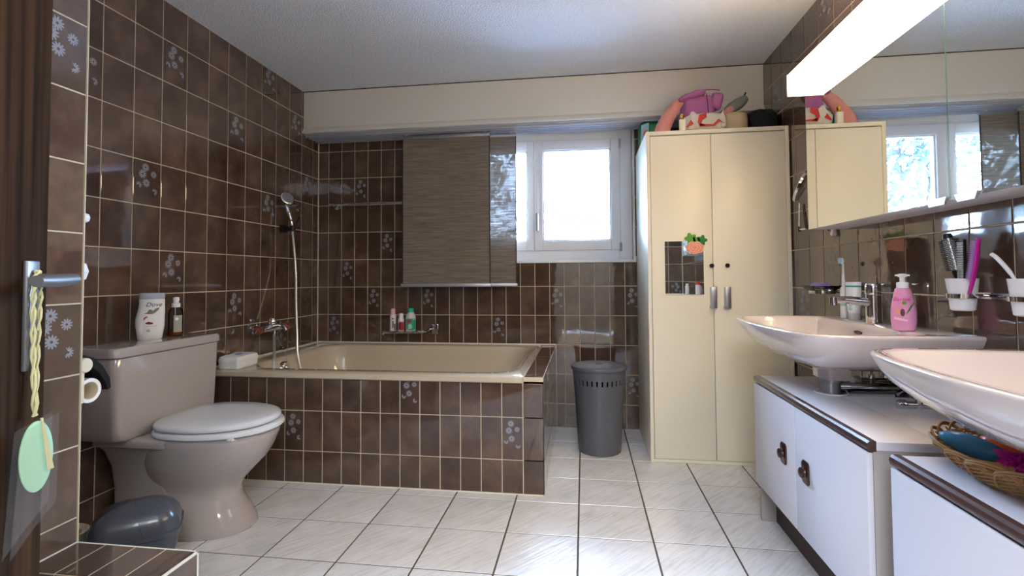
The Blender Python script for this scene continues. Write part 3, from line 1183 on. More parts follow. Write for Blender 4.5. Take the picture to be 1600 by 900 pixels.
# three bottles on the soap rack
ZS = .6535
spec = [(-1.335, 3.435, .021, .155, '#e9e3e6', '#f0b9cf', 'slim white bottle with pink cap, left on the chrome wall rack'),
        (-1.272, 3.425, .021, .125, '#e6e1e1', '#ececee', 'short white capped bottle with red label on the chrome wall rack'),
        (-1.205, 3.435, .034, .158, '#cfd3cf', '#1fb392', 'wider bottle with teal cap, right on the chrome wall rack')]
for i, (x, y, r, h, c1, c2, lab) in enumerate(spec):
    t = thing('shampoo_bottle', lab, 'bottle', (x, y, ZS), 'bottles on the chrome wall rack')
    T = bottle_T(x, y, ZS)
    b = B(T)
    d = r * .7
    if i == 2:
        oval_loft(b, [(0, r * .9, d * .9), (.003, r, d), (h * .62, r, d), (h * .72, r * .85, d * .9), (h * .82, r * .55, d * .75)], mat('bottle_body_' + str(i), c1, .3))
    else:
        oval_loft(b, [(0, r * .85, r * .85), (.003, r, r), (h * .66, r, r), (h * .72, r * .8, r * .8), (h * .74, r * .75, r * .75)], mat('bottle_body_' + str(i), c1, .3))
    body = b.build('bottle_body', parent=t)
    b = B(T)
    if i == 2:
        b.lathe([(r * .6, h * .82), (r * .6, h), (0, h + .001)], n=24, m=mat('cap_teal', c2, .35))
    else:
        b.lathe([(r * .78, h * .74), (r * .7, h * .98), (0, h)], n=24, m=mat('cap_' + str(i), c2, .35))
    b.build('bottle_cap', parent=t)
    dd = d if i == 2 else r
    if i == 0:
        patch(body, 'label_dot', T, r, r, ellpts(-.003, .085, .0065, .0065), M['ruby'], .001)
        patch(body, 'label_text', T, r, r, [(-.005, .02), (.003, .02), (.003, .07), (-.005, .07)], M['dblue'], .001)
        patch(body, 'label_band', T, r, r, [(.006, .005), (.016, .005), (.016, .05), (.006, .05)], M['gold'], .001)
    if i == 1:
        patch(body, 'label', T, r, r, [(-.018, .006), (.018, .006), (.018, .07), (-.018, .058)], M['ruby'], .001)
        patch(body, 'label_text', T, r, r, [(-.012, .01), (-.004, .01), (-.004, .068), (-.012, .064)], M['dblue'], .0016)
    if i == 2:
        patch(body, 'label', T, r, d, [(-.030, .006), (.030, .006), (.030, .088), (-.030, .088)], M['teal'], .001)
        patch(body, 'label_mark', T, r, d, ellpts(-.010, .068, .014, .012), M['ruby'], .0016)
        patch(body, 'label_leaf', T, r, d, ellpts(-.006, .032, .016, .018), mat('mint_print', '#9fd8bd', .5), .0016)

# ------------------------------------------------------------------ toilet
TY = 1.965
t = thing('toilet', 'beige floor-standing toilet with white seat beside the bathtub', 'toilet', (XL + .3, TY, 0))
N = 48


def egg(xf_, xb_, hw, z, p=.86, cyo=0.0):
    xc = xb_ + (xf_ - xb_) * .42
    out = []
    for i in range(N):
        a = 2 * PI * i / N
        c, s_ = math.cos(a), math.sin(a)
        pp = p if c < 0 else 1.0
        X = xc + ((xf_ - xc) if c > 0 else (xc - xb_)) * math.copysign(abs(c) ** (pp if c < 0 else .95), c)
        Y = TY + cyo + hw * math.copysign(abs(s_) ** (.8 if c < 0 else .92), s_)
        out.append(V((X, Y, z)))
    return out


b = B()
rings = [egg(-1.375, -1.80, .152, 0), egg(-1.37, -1.80, .155, .006), egg(-1.376, -1.80, .151, .03), egg(-1.402, -1.80, .137, .08),
         egg(-1.435, -1.80, .120, .13), egg(-1.437, -1.80, .114, .165), egg(-1.42, -1.80, .122, .195), egg(-1.375, -1.81, .150, .24), egg(-1.325, -1.81, .175, .29), egg(-1.298, -1.80, .190, .34),
         egg(-1.285, -1.79, .198, .375), egg(-1.281, -1.785, .201, .392), egg(-1.288, -1.78, .196, .402)]
inner = [egg(-1.335, -1.66, .145, .402), egg(-1.345, -1.65, .135, .385), egg(-1.38, -1.63, .11, .30), egg(-1.45, -1.60, .06, .22)]
b.loft(rings + inner, M['ceram'], cap0=True, cap1=True)
b.loft([rrect(-1.775, TY, .150, .125, .05, .0), rrect(-1.78, TY, .150, .120, .05, .06), rrect(-1.785, TY, .150, .118, .05, .18), rrect(-1.79, TY, .150, .130, .05, .27), rrect(-1.80, TY, .140, .165, .05, .34), rrect(-1.80, TY, .14, .198, .045, .375)], M['ceram'])
b.loft([rrect(-1.765, TY, .175, .198, .045, .368), rrect(-1.765, TY, .18, .205, .045, .376), rrect(-1.765, TY, .18, .205, .045, .397), rrect(-1.765, TY, .172, .198, .04, .405)], M['ceram'])
b.build('toilet_bowl', parent=t, sharp=50)
b = B()
CX, HX = (XL + .006 - 1.735) / 2, (-1.735 - XL - .006) / 2
b.loft([rrect(CX, TY - .012, HX - .012, .242, .03, .408), rrect(CX, TY - .012, HX - .003, .255, .03, .42), rrect(CX, TY - .012, HX, .262, .03, .45), rrect(CX, TY - .012, HX + .001, .276, .03, .722), rrect(CX, TY - .012, HX - .002, .274, .028, .726)], M['ceram'])
b.build('cistern', parent=t, sharp=40)
b = B()
b.loft([rrect(CX, TY - .012, HX + .002, .28, .03, .729), rrect(CX, TY - .012, HX + .006, .284, .03, .733), rrect(CX, TY - .012, HX + .006, .284, .03, .755), rrect(CX, TY - .012, HX + .001, .278, .03, .766), rrect(CX, TY - .012, HX - .01, .264, .03, .768)], M['ceram'])
b.build('cistern_lid', parent=t, sharp=40)


def seat_ring(s_, z, dx=0.0):
    return egg(-1.266 - (1 - s_) * .2 + dx, -1.745 + (1 - s_) * .2, .212 * s_ ** 1.0, z, p=.75)


b = B()
outer = [seat_ring(.97, .408), seat_ring(1.0, .413), seat_ring(1.0, .424), seat_ring(.97, .430)]
innr = [seat_ring(.66, .430), seat_ring(.64, .420), seat_ring(.67, .408)]
b.loft(outer + innr + [outer[0]], M['seat'], cap0=False, cap1=False)
b.build('seat', parent=t, sharp=50)
b = B()
b.loft([seat_ring(.93, .434, -.012), seat_ring(.975, .438, -.012), seat_ring(.985, .448, -.012), seat_ring(.965, .456, -.012), seat_ring(.90, .461, -.012), seat_ring(.6, .465, -.012), seat_ring(.2, .466, -.012)], M['seat'])
b.build('seat_lid', parent=t, sharp=60)
for s_ in (-1, 1):
    b = B()
    b.tube([(-1.745, TY + s_ * .075, .425), (-1.745, TY + s_ * .118, .425)], .010, M['chrome'], 14)
    b.tube([(-1.745, TY + s_ * .095, .400), (-1.745, TY + s_ * .095, .425)], .008, M['chrome'], 12)
    b.build('seat_hinge', parent=t)
    for X in (-1.36, -1.60):
        b = B()
        b.box((X - .012, TY + s_ * .155 - .006, .400), (X + .012, TY + s_ * .155 + .006, .410), M['wpl'], .002)
        b.build('seat_buffer', parent=t)

# white wipes box on the corner of the tub rim
t = thing('wipes_box', 'white plastic wet wipes box on the corner of the tub rim', 'box', (-1.82, 2.455, ZT + .002))
T = Matrix.Translation((-1.835, 2.50, ZT + .002)) @ Matrix.Rotation(math.radians(4), 4, 'Z')
b = B(T)
b.loft([rrect(0, 0, .052, .086, .012, 0), rrect(0, 0, .056, .090, .014, .004), rrect(0, 0, .058, .092, .014, .038)], M['wpl'])
b.build('box_body', parent=t)
b = B(T)
b.loft([rrect(0, 0, .060, .094, .015, .039), rrect(0, 0, .060, .094, .015, .046), rrect(0, 0, .056, .088, .014, .062), rrect(0, 0, .046, .078, .014, .066)], M['wpl'])
b.build('box_lid', parent=t)
b = B(T)
b.lathe([(.020, .0665), (.019, .068), (0, .0685)], (0, 0, 0), 'Z', 24, mat('pale_blue_button', '#6f97b8', .3), sx=.8, sy=1.25)
b.build('lid_button', parent=t)

# ------------------------------------------------------------------ paper holder on the back of the entry wall
t = thing('toilet_paper_holder', 'cream toilet paper holder with black cover flap beside the cistern', 'paper holder', (-1.52, YP + .003, .75))
b = B()
b.box((-1.452, YP + .002, .668), (-1.444, YP + .034, .775), M['creampl'], .003)
b.box((-1.59, YP + .002, .74), (-1.444, YP + .012, .80), M['creampl'], .003)
b.lathe([(.0, .0), (.021, .001), (.021, .010), (.018, .013), (.0, .014)], (-1.447, YP + .030, .778), 'X', 28, M['creampl'])
b.build('bracket', parent=t)
b = B()
P_ = [(YP + .004, .800), (YP + .03, .808), (YP + .065, .795), (YP + .095, .765), (YP + .118, .725), (YP + .122, .695), (YP + .112, .69), (YP + .105, .712), (YP + .085, .745), (YP + .058, .772), (YP + .028, .785), (YP + .004, .782)]
n = len(P_)
b.loft([[V((x, y, z)) for y, z in P_] for x in (-1.575, -1.449)], M['black'])
b.build('cover_flap', parent=t)
t = thing('toilet_roll', 'nearly used up white toilet roll in the black-flapped holder', 'toilet roll', (-1.52, YP + .062, .70))
b = B()
prr = [(.0265, -.055), (.036, -.055), (.036, .055), (.0265, .055), (.0265, -.055)]
b.lathe(prr, (-1.512, YP + .062, .698), 'X', 36, M['paper'], cap=False)
b.build('paper_roll', parent=t)
b = B()
b.lathe([(.0250, -.054), (.0262, -.054), (.0262, .054), (.0250, .054), (.0250, -.054)], (-1.512, YP + .062, .698), 'X', 30, M['creampl'], cap=False)
b.build('cardboard_core', parent=t)

# white round wall dishes peeping out behind the entry wall
for (z, r, lab) in ((1.052, .032, 'larger white rimmed round wall knob behind tiled entry wall edge'), (1.212, .014, 'tiny white rimmed wall knob high behind the tiled entry wall edge')):
    t = thing('wall_knob', lab, 'wall hook', (-1.50, YP + .003, z))
    b = B()
    yy = YP + .003
    pr = [(r * .5, 0), (r * .9, .012), (r * 1.05, .045), (r, .052), (r * .85, .048), (r * .6, .04), (.0, .038)]
    KX = -1.493 if r > .02 else -1.474
    b.lathe(pr, (KX, yy, z), 'Y', 8, M['wpl'])
    b.build('knob_rim', parent=t)
    b = B()
    b.lathe([(r * .7, .0485), (r * .6, .050), (0, .0505)], (KX, yy, z), 'Y', 20, M['creampl'])
    b.build('knob_centre', parent=t)

# ------------------------------------------------------------------ grey swing bin by the toilet
gx, gy = -1.515, 1.555
t = thing('swing_bin', 'small dark grey plastic bin with domed lid between toilet and tiled step', 'bin', (gx, gy, 0))
RZ = Matrix.Rotation(math.radians(38), 4, 'Z')
T = Matrix.Translation((gx, gy, 0)) @ RZ
b = B(T)
b.loft([rrect(0, 0, .095, .075, .04, 0), rrect(0, 0, .10, .08, .04, .005), rrect(0, 0, .128, .098, .05, .165), rrect(0, 0, .134, .104, .052, .17), rrect(0, 0, .134, .104, .052, .185), rrect(0, 0, .125, .095, .05, .187)], M['gpl2'])
b.build('bin_body', parent=t)
b = B(T)
rows = []
for (s_, z) in ((1, .182), (.99, .195), (.93, .222), (.80, .245), (.6, .262), (.35, .272), (.12, .275)):
    rows.append([p + V((0, 0, 0)) for p in rrect(-.0, 0, .130 * s_, .100 * s_, .058 * s_, z, 8)])
b.loft(rows, M['gpl2'], cap0=False)
b.build('bin_lid', parent=t, sharp=60)
b = B(T)
seam = [(.03 - .06 * math.sin(a) * .5, -.1 * math.cos(a) * .98, .19 + .086 * math.sin(a)) for a in [PI * i / 20 for i in range(21)]]
b.tube(seam, .0022, M['gpl2'], 8)
b.build('lid_ridge', parent=t)

# white brush pot in the corner behind
t = thing('toilet_brush_pot', 'white round pot on the floor behind the tiled entry wall edge', 'brush pot', (-1.66, 1.46, 0))
b = B()
b.lathe([(.05, 0), (.058, .004), (.062, .19), (.066, .196), (.060, .20), (.055, .19)], (-1.70, 1.47, 0), 'Z', 36, M['creampl'])
b.build('pot', parent=t)
b = B()
b.lathe([(.0, .185), (.054, .186), (.054, .188), (0, .20)], (-1.70, 1.47, 0), 'Z', 30, M['steel'])
b.build('pot_inlay', parent=t)

# ------------------------------------------------------------------ laundry bin
lx, ly = .083, 3.075
t = thing('laundry_bin', 'tall grey tapered plastic laundry bin with flat lid beside white cupboard', 'laundry bin', (lx, ly, 0))
b = B()
n = 48
prof = [(.120, 0), (.124, .004), (.128, .06), (.138, .25), (.148, .40)]
zs = [.405, .418, .436]
# body below the slots, slotted band, top band
b.lathe([(.0, .0)] + prof, (lx, ly, 0), 'Z', 96, M['gpl'], cap=False)
ra, rb_, rc = .148, .1505, .1518
ns = 32
k = b.mi(M['gpl'])


def ringv(r, z, a):
    return V((lx + r * math.cos(a), ly + r * math.sin(a), z))


for i in range(ns):
    a0, a1 = 2 * PI * i / ns, 2 * PI * (i + 1) / ns
    m0, m1 = a0 + (a1 - a0) * .33, a0 + (a1 - a0) * .67
    for q0, q1 in ((a0, m0), (m1, a1)):
        b.face([b.vt(ringv(.148, .40, q0)), b.vt(ringv(.148, .40, q1)), b.vt(ringv(.151, .43, q1)), b.vt(ringv(.151, .43, q0))], k)
    # slot cheeks
    for q in (m0, m1):
        b.face([b.vt(ringv(.148, .40, q)), b.vt(ringv(.144, .40, q)), b.vt(ringv(.147, .43, q)), b.vt(ringv(.151, .43, q))], k)
b.lathe([(.151, .43), (.156, .478), (.1545, .48), (.149, .43)], (lx, ly, 0), 'Z', 96, M['gpl'], cap=False)
b.lathe([(.144, .40), (.124, .06), (.0, .05)], (lx, ly, 0), 'Z', 96, M['black'], cap=False)
b.build('bin_body', parent=t, recalc=False)
b = B()
b.lathe([(.154, .478), (.164, .482), (.166, .492), (.163, .500), (.150, .503), (.08, .506), (.022, .508), (.020, .503), (.0, .502)], (lx, ly, 0), 'Z', 72, M['gpl'])
b.build('bin_lid', parent=t)
b = B()
b.lathe([(.0, .5055), (.019, .506), (.019, .5075), (0, .508)], (lx, ly, 0), 'Z', 24, M['black'], sx=1, sy=.45)
b.build('lid_grip', parent=t)

# ------------------------------------------------------------------ tall cupboard
CX0, CX1, CY0, CZ = .357, 1.112, 2.913, 1.84
t = thing('tall_cupboard', 'tall cream-white two-door cupboard standing in the right back corner', 'cupboard', (.73, 3.2, 0))
b = B()
CYB = YB - .006
b.box((CX0, CY0, 0), (CX0 + .019, CYB, CZ), M['cabw'], .001)
b.box((CX1 - .019, CY0, 0), (CX1, CYB, CZ), M['cabw'], .001)
b.box((CX0 + .019, CY0, CZ - .022), (CX1 - .019, CYB, CZ), M['cabw'], .001)
b.box((CX0 + .019, CY0 + .003, 0), (CX1 - .019, CYB, .018), M['cabw'], .001)
b.box((CX0 + .019, CYB - .01, .018), (CX1 - .019, CYB, CZ - .022), M['cabw'])
b.build('cupboard_body', parent=t)
seam_x = .706
doors = []
for x0, x1 in ((CX0 + .022, seam_x - .0015), (seam_x + .0015, CX1 - .022)):
    b = B()
    b.box((x0, CY0 + .004, .021), (x1, CY0 + .022, CZ - .027), M['cabw'], .001)
    d = b.build('cupboard_door', parent=t)
    doors.append(d)
for d, hxx, lx_ in ((doors[0], .692, .690), (doors[1], .765, .772)):
    b = B()
    b.box((hxx, CY0 - .022, .848), (hxx + .026, CY0 - .012, .965), M['steel'], .001)
    b.box((hxx - .008, CY0 - .022, .848), (hxx + .002, CY0 + .004, .86), M['steel'], .001)
    b.box((hxx - .004, CY0 - .016, .85), (hxx + .004, CY0 + .004, .963), M['steel'], .001)
    b.build('door_handle', parent=d)
    b = B()
    b.lathe([(.0115, .004), (.0115, -.006), (.008, -.008), (.008, -.005), (.0, -.005)], (lx_ + .008, CY0, 1.082), 'Y', 24, mat('dark_bronze_lock', '#3a2c22', .3, .8))
    b.build('door_lock', parent=d)
b = B()
b.box((.449, CY0 - .002, .924), (.655, CY0 + .0035, 1.218), M['mirror'])
o = b.build('small_wall_mirror', base=(.55, CY0, .92))
tag(o, 'small rectangular mirror stuck on left cupboard door', 'mirror')

# paper flower on the mirror
t = thing('flower_sticker', 'peach rose sticker with green leaves on corner of door mirror', 'sticker', (.61, CY0 - .003, 1.19))


def flat(parent, name, pts, m, y):
    b = B()
    b.poly([(x, y, z) for x, z in pts], (0, -.0006, 0), m)
    return b.build(name, parent=parent)


def leaf(cx_, cz_, r, rot, lobes=5):
    out = []
    nn = 40
    for i in range(nn):
        a = 2 * PI * i / nn
        rr_ = r * (0.62 + .38 * abs(math.cos(a * lobes / 2)) ** 1.5)
        out.append((cx_ + rr_ * math.cos(a + rot), cz_ + rr_ * math.sin(a + rot)))
    return out


flat(t, 'leaf', leaf(.588, 1.232, .034, .6), M['leafgr'], CY0 - .0025)
flat(t, 'leaf', leaf(.648, 1.222, .030, 1.3), M['leafdk'], CY0 - .0025)
flat(t, 'leaf', leaf(.617, 1.222, .022, 2.2, 3), M['leafgr'], CY0 - .0025)
pet = B()
for i in range(6):
    s_ = 1 - i * .15
    mm = M['peach'] if i % 2 == 0 else M['peachd']
    pts = []
    for q in range(36):
        a = 2 * PI * q / 36
        r_ = s_ * (1 + .06 * math.sin(a * 7 + i))
        pts.append((.609 + .050 * r_ * math.cos(a), CY0 - .003 - i * .0003, 1.182 + .034 * r_ * math.sin(a)))
    pet.poly(pts, (0, -.0003, 0), mm)
pet.build('petals', parent=t)

# ------------------------------------------------------------------ things on top of the cupboard
CT = CZ + .001
GR = 'bags and bundles on the cupboard top'
t = thing('nappy_pack', 'green and blue plastic nappy pack at left end of cupboard top', 'pack', (.44, 3.38, CT), GR)
b = B()
b.ell((.45, 3.40, CT + .102), (.082, .060, .092), M['green'], .45, .45, .012, 9, 3)
pk = b.build('pack_body', parent=t)
b = B()
b.poly([(.372, 3.322, CT + .03), (.42, 3.318, CT + .05), (.425, 3.318, CT + .17), (.378, 3.322, CT + .155)], (0, -.004, 0), M['ltblue'])
b.poly([(.388, 3.317, CT + .085), (.412, 3.314, CT + .10), (.416, 3.314, CT + .125), (.395, 3.317, CT + .115)], (0, -.002, 0), M['orange'])
b.poly([(.392, 3.317, CT + .05), (.41, 3.314, CT + .052), (.412, 3.314, CT + .075), (.394, 3.317, CT + .07)], (0, -.002, 0), M['magenta'])
b.build('pack_print', parent=pk)
b = B()
b.ell((.47, 3.395, CT + .188), (.05, .05, .016), M['green'], .7, .6, .014, 22, 5)
b.build('pack_gather', parent=pk)

t = thing('rolled_towel', 'salmon pink rolled cloth bundle leaning at left on cupboard top', 'cloth roll', (.50, 3.06, CT), GR)
b = B()
P_ = catmull([(.462, 3.06, CT + .012), (.475, 3.06, CT + .06), (.505, 3.07, CT + .12), (.545, 3.08, CT + .18), (.575, 3.09, CT + .212)], 8)
rs = []
for i in range(len(P_)):
    f = i / (len(P_) - 1)
    rs.append(.044 * (1 - .45 * f ** 2) * (1 + .03 * math.sin(i * 1.7)))
b.tube(P_, rs, M['pinkcloth'], 24)
b.build('cloth_body', parent=t)
b = B()
b.box((-.022, -.01, -.018), (.022, .01, .018), mat('cream_tag', '#d8c79c', .7), .004, T=Matrix.Translation((.587, 3.075, CT + .218)) @ Matrix.Rotation(-.7, 4, 'Y'))
b.build('cloth_tie', parent=t)

t = thing('perfume_bottle', 'small perfume bottle with gold cap among bags on cupboard top', 'bottle', (.565, 2.965, CT))
b = B()
b.box((.546, 2.945, CT), (.580, 2.972, CT + .072), mat('pale_perfume_glass', '#efe8d6', .1, coat=.6), .004)
b.build('bottle_body', parent=t)
b = B()
b.lathe([(.007, .070), (.007, .078), (.011, .080), (.012, .098), (.007, .106), (0, .108)], (.563, 2.9625, CT), 'Z', 20, M['gold'])
b.build('bottle_cap', parent=t)

t = thing('carrier_bag', 'white plastic carrier bag with red print on cupboard top', 'bag', (.70, 3.04, CT), GR)
b = B()
b.ell((.695, 3.06, CT + .063), (.118, .075, .056), M['bagw'], .5, .5, .016, 8, 11)
cb = b.build('bag_body', parent=t)
b = B()
b.loft([[V((.585, 2.995, CT + .02)), V((.60, 2.975, CT + .02)), V((.63, 2.985, CT + .02)), V((.62, 3.02, CT + .02))],
        [V((.575, 3.0, CT + .07)), V((.62, 2.98, CT + .085)), V((.66, 2.985, CT + .10)), V((.62, 3.03, CT + .09))],
        [V((.61, 3.0, CT + .105)), V((.62, 2.99, CT + .125)), V((.635, 2.99, CT + .125)), V((.625, 3.01, CT + .11))]], M['bagw'])
b.build('bag_corner', parent=cb)
b = B()
b.loft([[V((.78, 2.985, CT + .03)), V((.808, 2.99, CT + .03)), V((.81, 3.03, CT + .03)), V((.78, 3.03, CT + .03))],
        [V((.775, 2.985, CT + .09)), V((.80, 2.99, CT + .09)), V((.80, 3.02, CT + .09)), V((.775, 3.02, CT + .09))],
        [V((.795, 3.0, CT + .125)), V((.80, 3.0, CT + .145)), V((.802, 3.005, CT + .145)), V((.795, 3.01, CT + .13))]], M['bagw'])
b.build('bag_corner', parent=cb)
b = B()
for pts in ([(.66, .10), (.70, .112), (.702, .085), (.678, .07), (.672, .052), (.695, .035), (.665, .032), (.652, .06)],
            [(.665, .038), (.665, .05), (.735, .042), (.765, .072), (.80, .046), (.77, .058), (.745, .034)],
            [(.59, .035), (.615, .075), (.63, .052), (.605, .035)]):
    b.poly([(x, 2.978, CT + z) for x, z in pts], (0, -.0015, 0), M['red'])
b.build('bag_print', parent=cb)

t = thing('mauve_bag', 'mauve fabric bag with folded flap on top of white carrier bag', 'bag', (.69, 3.1, CT + .1), GR)
b = B()
b.ell((.675, 3.10, CT + .168), (.088, .065, .068), M['mauve'], .42, .42, .016, 9, 21)
mb = b.build('bag_body', parent=t)
b = B()
b.ell((.64, 3.06, CT + .238), (.075, .05, .018), M['mauve'], .7, .6, .012, 14, 22, R=Matrix.Rotation(-.28, 3, 'Y'))
b.build('bag_flap', parent=mb)
b = B()
b.ell((.775, 3.08, CT + .20), (.032, .045, .050), M['mauve'], .5, .5, .014, 14, 25, R=Matrix.Rotation(.35, 3, 'Y'))
b.build('side_pocket', parent=mb)
b = B()
b.tube(catmull([(.715, 3.03, CT + .24), (.722, 3.028, CT + .17), (.725, 3.03, CT + .115)], 6), .003, mat('dark_mauve_seam', '#7d3f7c', .8), 8)
b.tube(catmull([(.63, 3.035, CT + .25), (.72, 3.03, CT + .262), (.79, 3.03, CT + .255)], 6), .004, mat('mauve_piping', '#8d4a8c', .8), 8)
b.build('bag_piping', parent=mb)

t = thing('clear_pouch', 'grey see-through pouch leaning up at an angle on cupboard top', 'pouch', (.87, 3.1, CT + .1), GR)
b = B()
R_ = Matrix.Rotation(-.62, 3, 'Y')
b.ell((.885, 3.12, CT + .175), (.10, .03, .032), M['gpouch'], .6, .5, .006, 12, 31, R=R_)
pb = b.build('pouch_body', parent=t)
b = B()
b.ell((.855, 3.092, CT + .155), (.035, .004, .018), M['pinkcloth'], .8, .8, R=R_)
b.build('pink_contents', parent=pb)
b = B()
b.tube([(.955, 3.11, CT + .26), (.93, 3.11, CT + .20)], .005, M['dblue'], 8)
b.build('pouch_zip', parent=pb)

t = thing('beige_pouch', 'round beige soft pouch with piped rim on cupboard top', 'pouch', (.87, 3.04, CT), GR)
b = B()
b.ell((.875, 3.05, CT + .060), (.066, .07, .054), M['beigecloth'], .45, 1, .005, 12, 41)
pb = b.build('pouch_body', parent=t)
b = B()
for z, rr_ in ((.104, .062), (.110, .059)):
    b.tube([(.875 + rr_ * math.cos(2 * PI * i / 30), 3.05 + rr_ * .93 * math.sin(2 * PI * i / 30), CT + z) for i in range(31)], .0035, M['beigecloth'], 8)
b.build('pouch_rim', parent=pb)

t = thing('black_bag', 'black fabric wash bag at right end of cupboard top', 'bag', (1.02, 3.06, CT), GR)
b = B()
b.ell((1.030, 3.08, CT + .068), (.080, .075, .060), M['blackcloth'], .5, .6, .012, 10, 51)
bb = b.build('bag_body', parent=t)
b = B()
b.tube(catmull([(.965, 3.005, CT + .07), (.985, 2.992, CT + .105), (1.02, 2.985, CT + .112), (1.05, 2.99, CT + .095), (1.085, 3.0, CT + .05)], 6), .005, M['blackcloth'], 8)
b.build('bag_strap', parent=bb)
b = B()
b.tube([(1.02, 2.998, CT + .115), (1.035, 2.996, CT + .095)], .003, M['chrome'], 8)
b.build('zip_pull', parent=bb)

# ------------------------------------------------------------------ mirror cabinet and lamp
MX, MY1, MYS, MZ0, MZ1 = .976, 2.371, 1.504, 1.224, 1.91
t = thing('mirror_cabinet', 'wide mirror-fronted wall cabinet above the two washbasins', 'mirror cabinet', (XR - .002, 1.5, MZ0))
b = B()
b.box((MX + .006, .55, MZ0), (XR - .003, MY1, MZ1), M['lamin'], .001)
b.build('cabinet_body', parent=t)
for y0, y1, hy in ((MYS + .001, MY1, 1.55), (.62, MYS - .001, 1.44)):
    b = B()
    b.box((MX, y0, MZ0 + .002), (MX + .005, y1, MZ1), M['mirror'])
    d = b.build('mirror_door', parent=t)
    for ye in (y0, y1):
        b = B()
        b.box((MX, ye - .0009, MZ0), (MX + .005, ye + .0009, MZ1), M['gedge'])
        b.build('glass_edge', parent=d)
    b = B()
    b.poly([(MX - .007, hy - .04, MZ0 + .012), (MX - .007, hy + .04, MZ0 + .012), (MX - .007, hy + .030, MZ0 - .008), (MX - .007, hy - .030, MZ0 - .008)], (.006, 0, 0), M['alu'])
    b.build('pull_tab', parent=d)
b = B()
b.lathe([(.011, 0), (.011, .018), (.009, .02), (0, .02)], (XR - .02, 2.445, MZ0 - .012), 'X', 20, M['wpl'])
b.box((XR - .018, 2.434, MZ0 - .012), (XR - .003, 2.456, MZ0 + .01), M['wpl'], .001)
b.build('mounting_lug', parent=t)
b = B()
LZ0, LZ1, LY1 = 1.817, 1.911, 2.364
b.box((.902, .66, LZ0), (MX - .001, LY1, LZ1), M['lamp'], .004)
lm = thing('strip_lamp', 'long lit white strip lamp along the top of the mirror cabinet', 'lamp', (.94, 1.5, LZ0))
b.build('lamp_diffuser', parent=lm)
for ya in (LY1, .655):
    b = B()
    b.box((.900, ya, LZ0 - .002), (MX - .0015, ya + .005, LZ1 + .002), M['wpl'], .001)
    b.build('lamp_end_cap', parent=lm)

# chrome shaving mirror on its wall arm
t = thing('shaving_mirror', 'small chrome swivel mirror folded on its wall arm beside mirror cabinet', 'mirror', (XR - .003, 2.64, 1.3))
b = B()
b.tube([(1.05, 2.655, 1.25), (1.05, 2.645, 1.38)], .0035, M['chrome'], 8)
b.tube([(1.062, 2.60, 1.25), (1.055, 2.61, 1.37)], .007, M['chrome'], 10)
b.tube([(1.05, 2.655, 1.25), (1.062, 2.60, 1.25)], .004, M['chrome'], 8)
b.tube([(1.05, 2.655, 1.24), (1.05, 2.655, 1.265)], .007, M['chrome'], 10)
b.tube([(1.06, 2.60, 1.26), (XR - .003, 2.60, 1.26)], .006, M['chrome'], 10)
b.build('swivel_arm', parent=t)
b = B()
R_ = Matrix.Rotation(math.radians(-62), 4, 'Y') @ Matrix.Rotation(math.radians(-25), 4, 'X')
b.lathe([(.072, -.008), (.079, -.004), (.079, .006), (.075, .009), (.074, .004)], (1.045, 2.60, 1.455), 'Z', 40, M['chrome'], T=R_)
b.lathe([(.074, .003), (0, .0035)], (1.045, 2.60, 1.455), 'Z', 40, M['mirror'], T=R_)
b.build('round_mirror', parent=t)

# ------------------------------------------------------------------ washbasins
ZK = .848


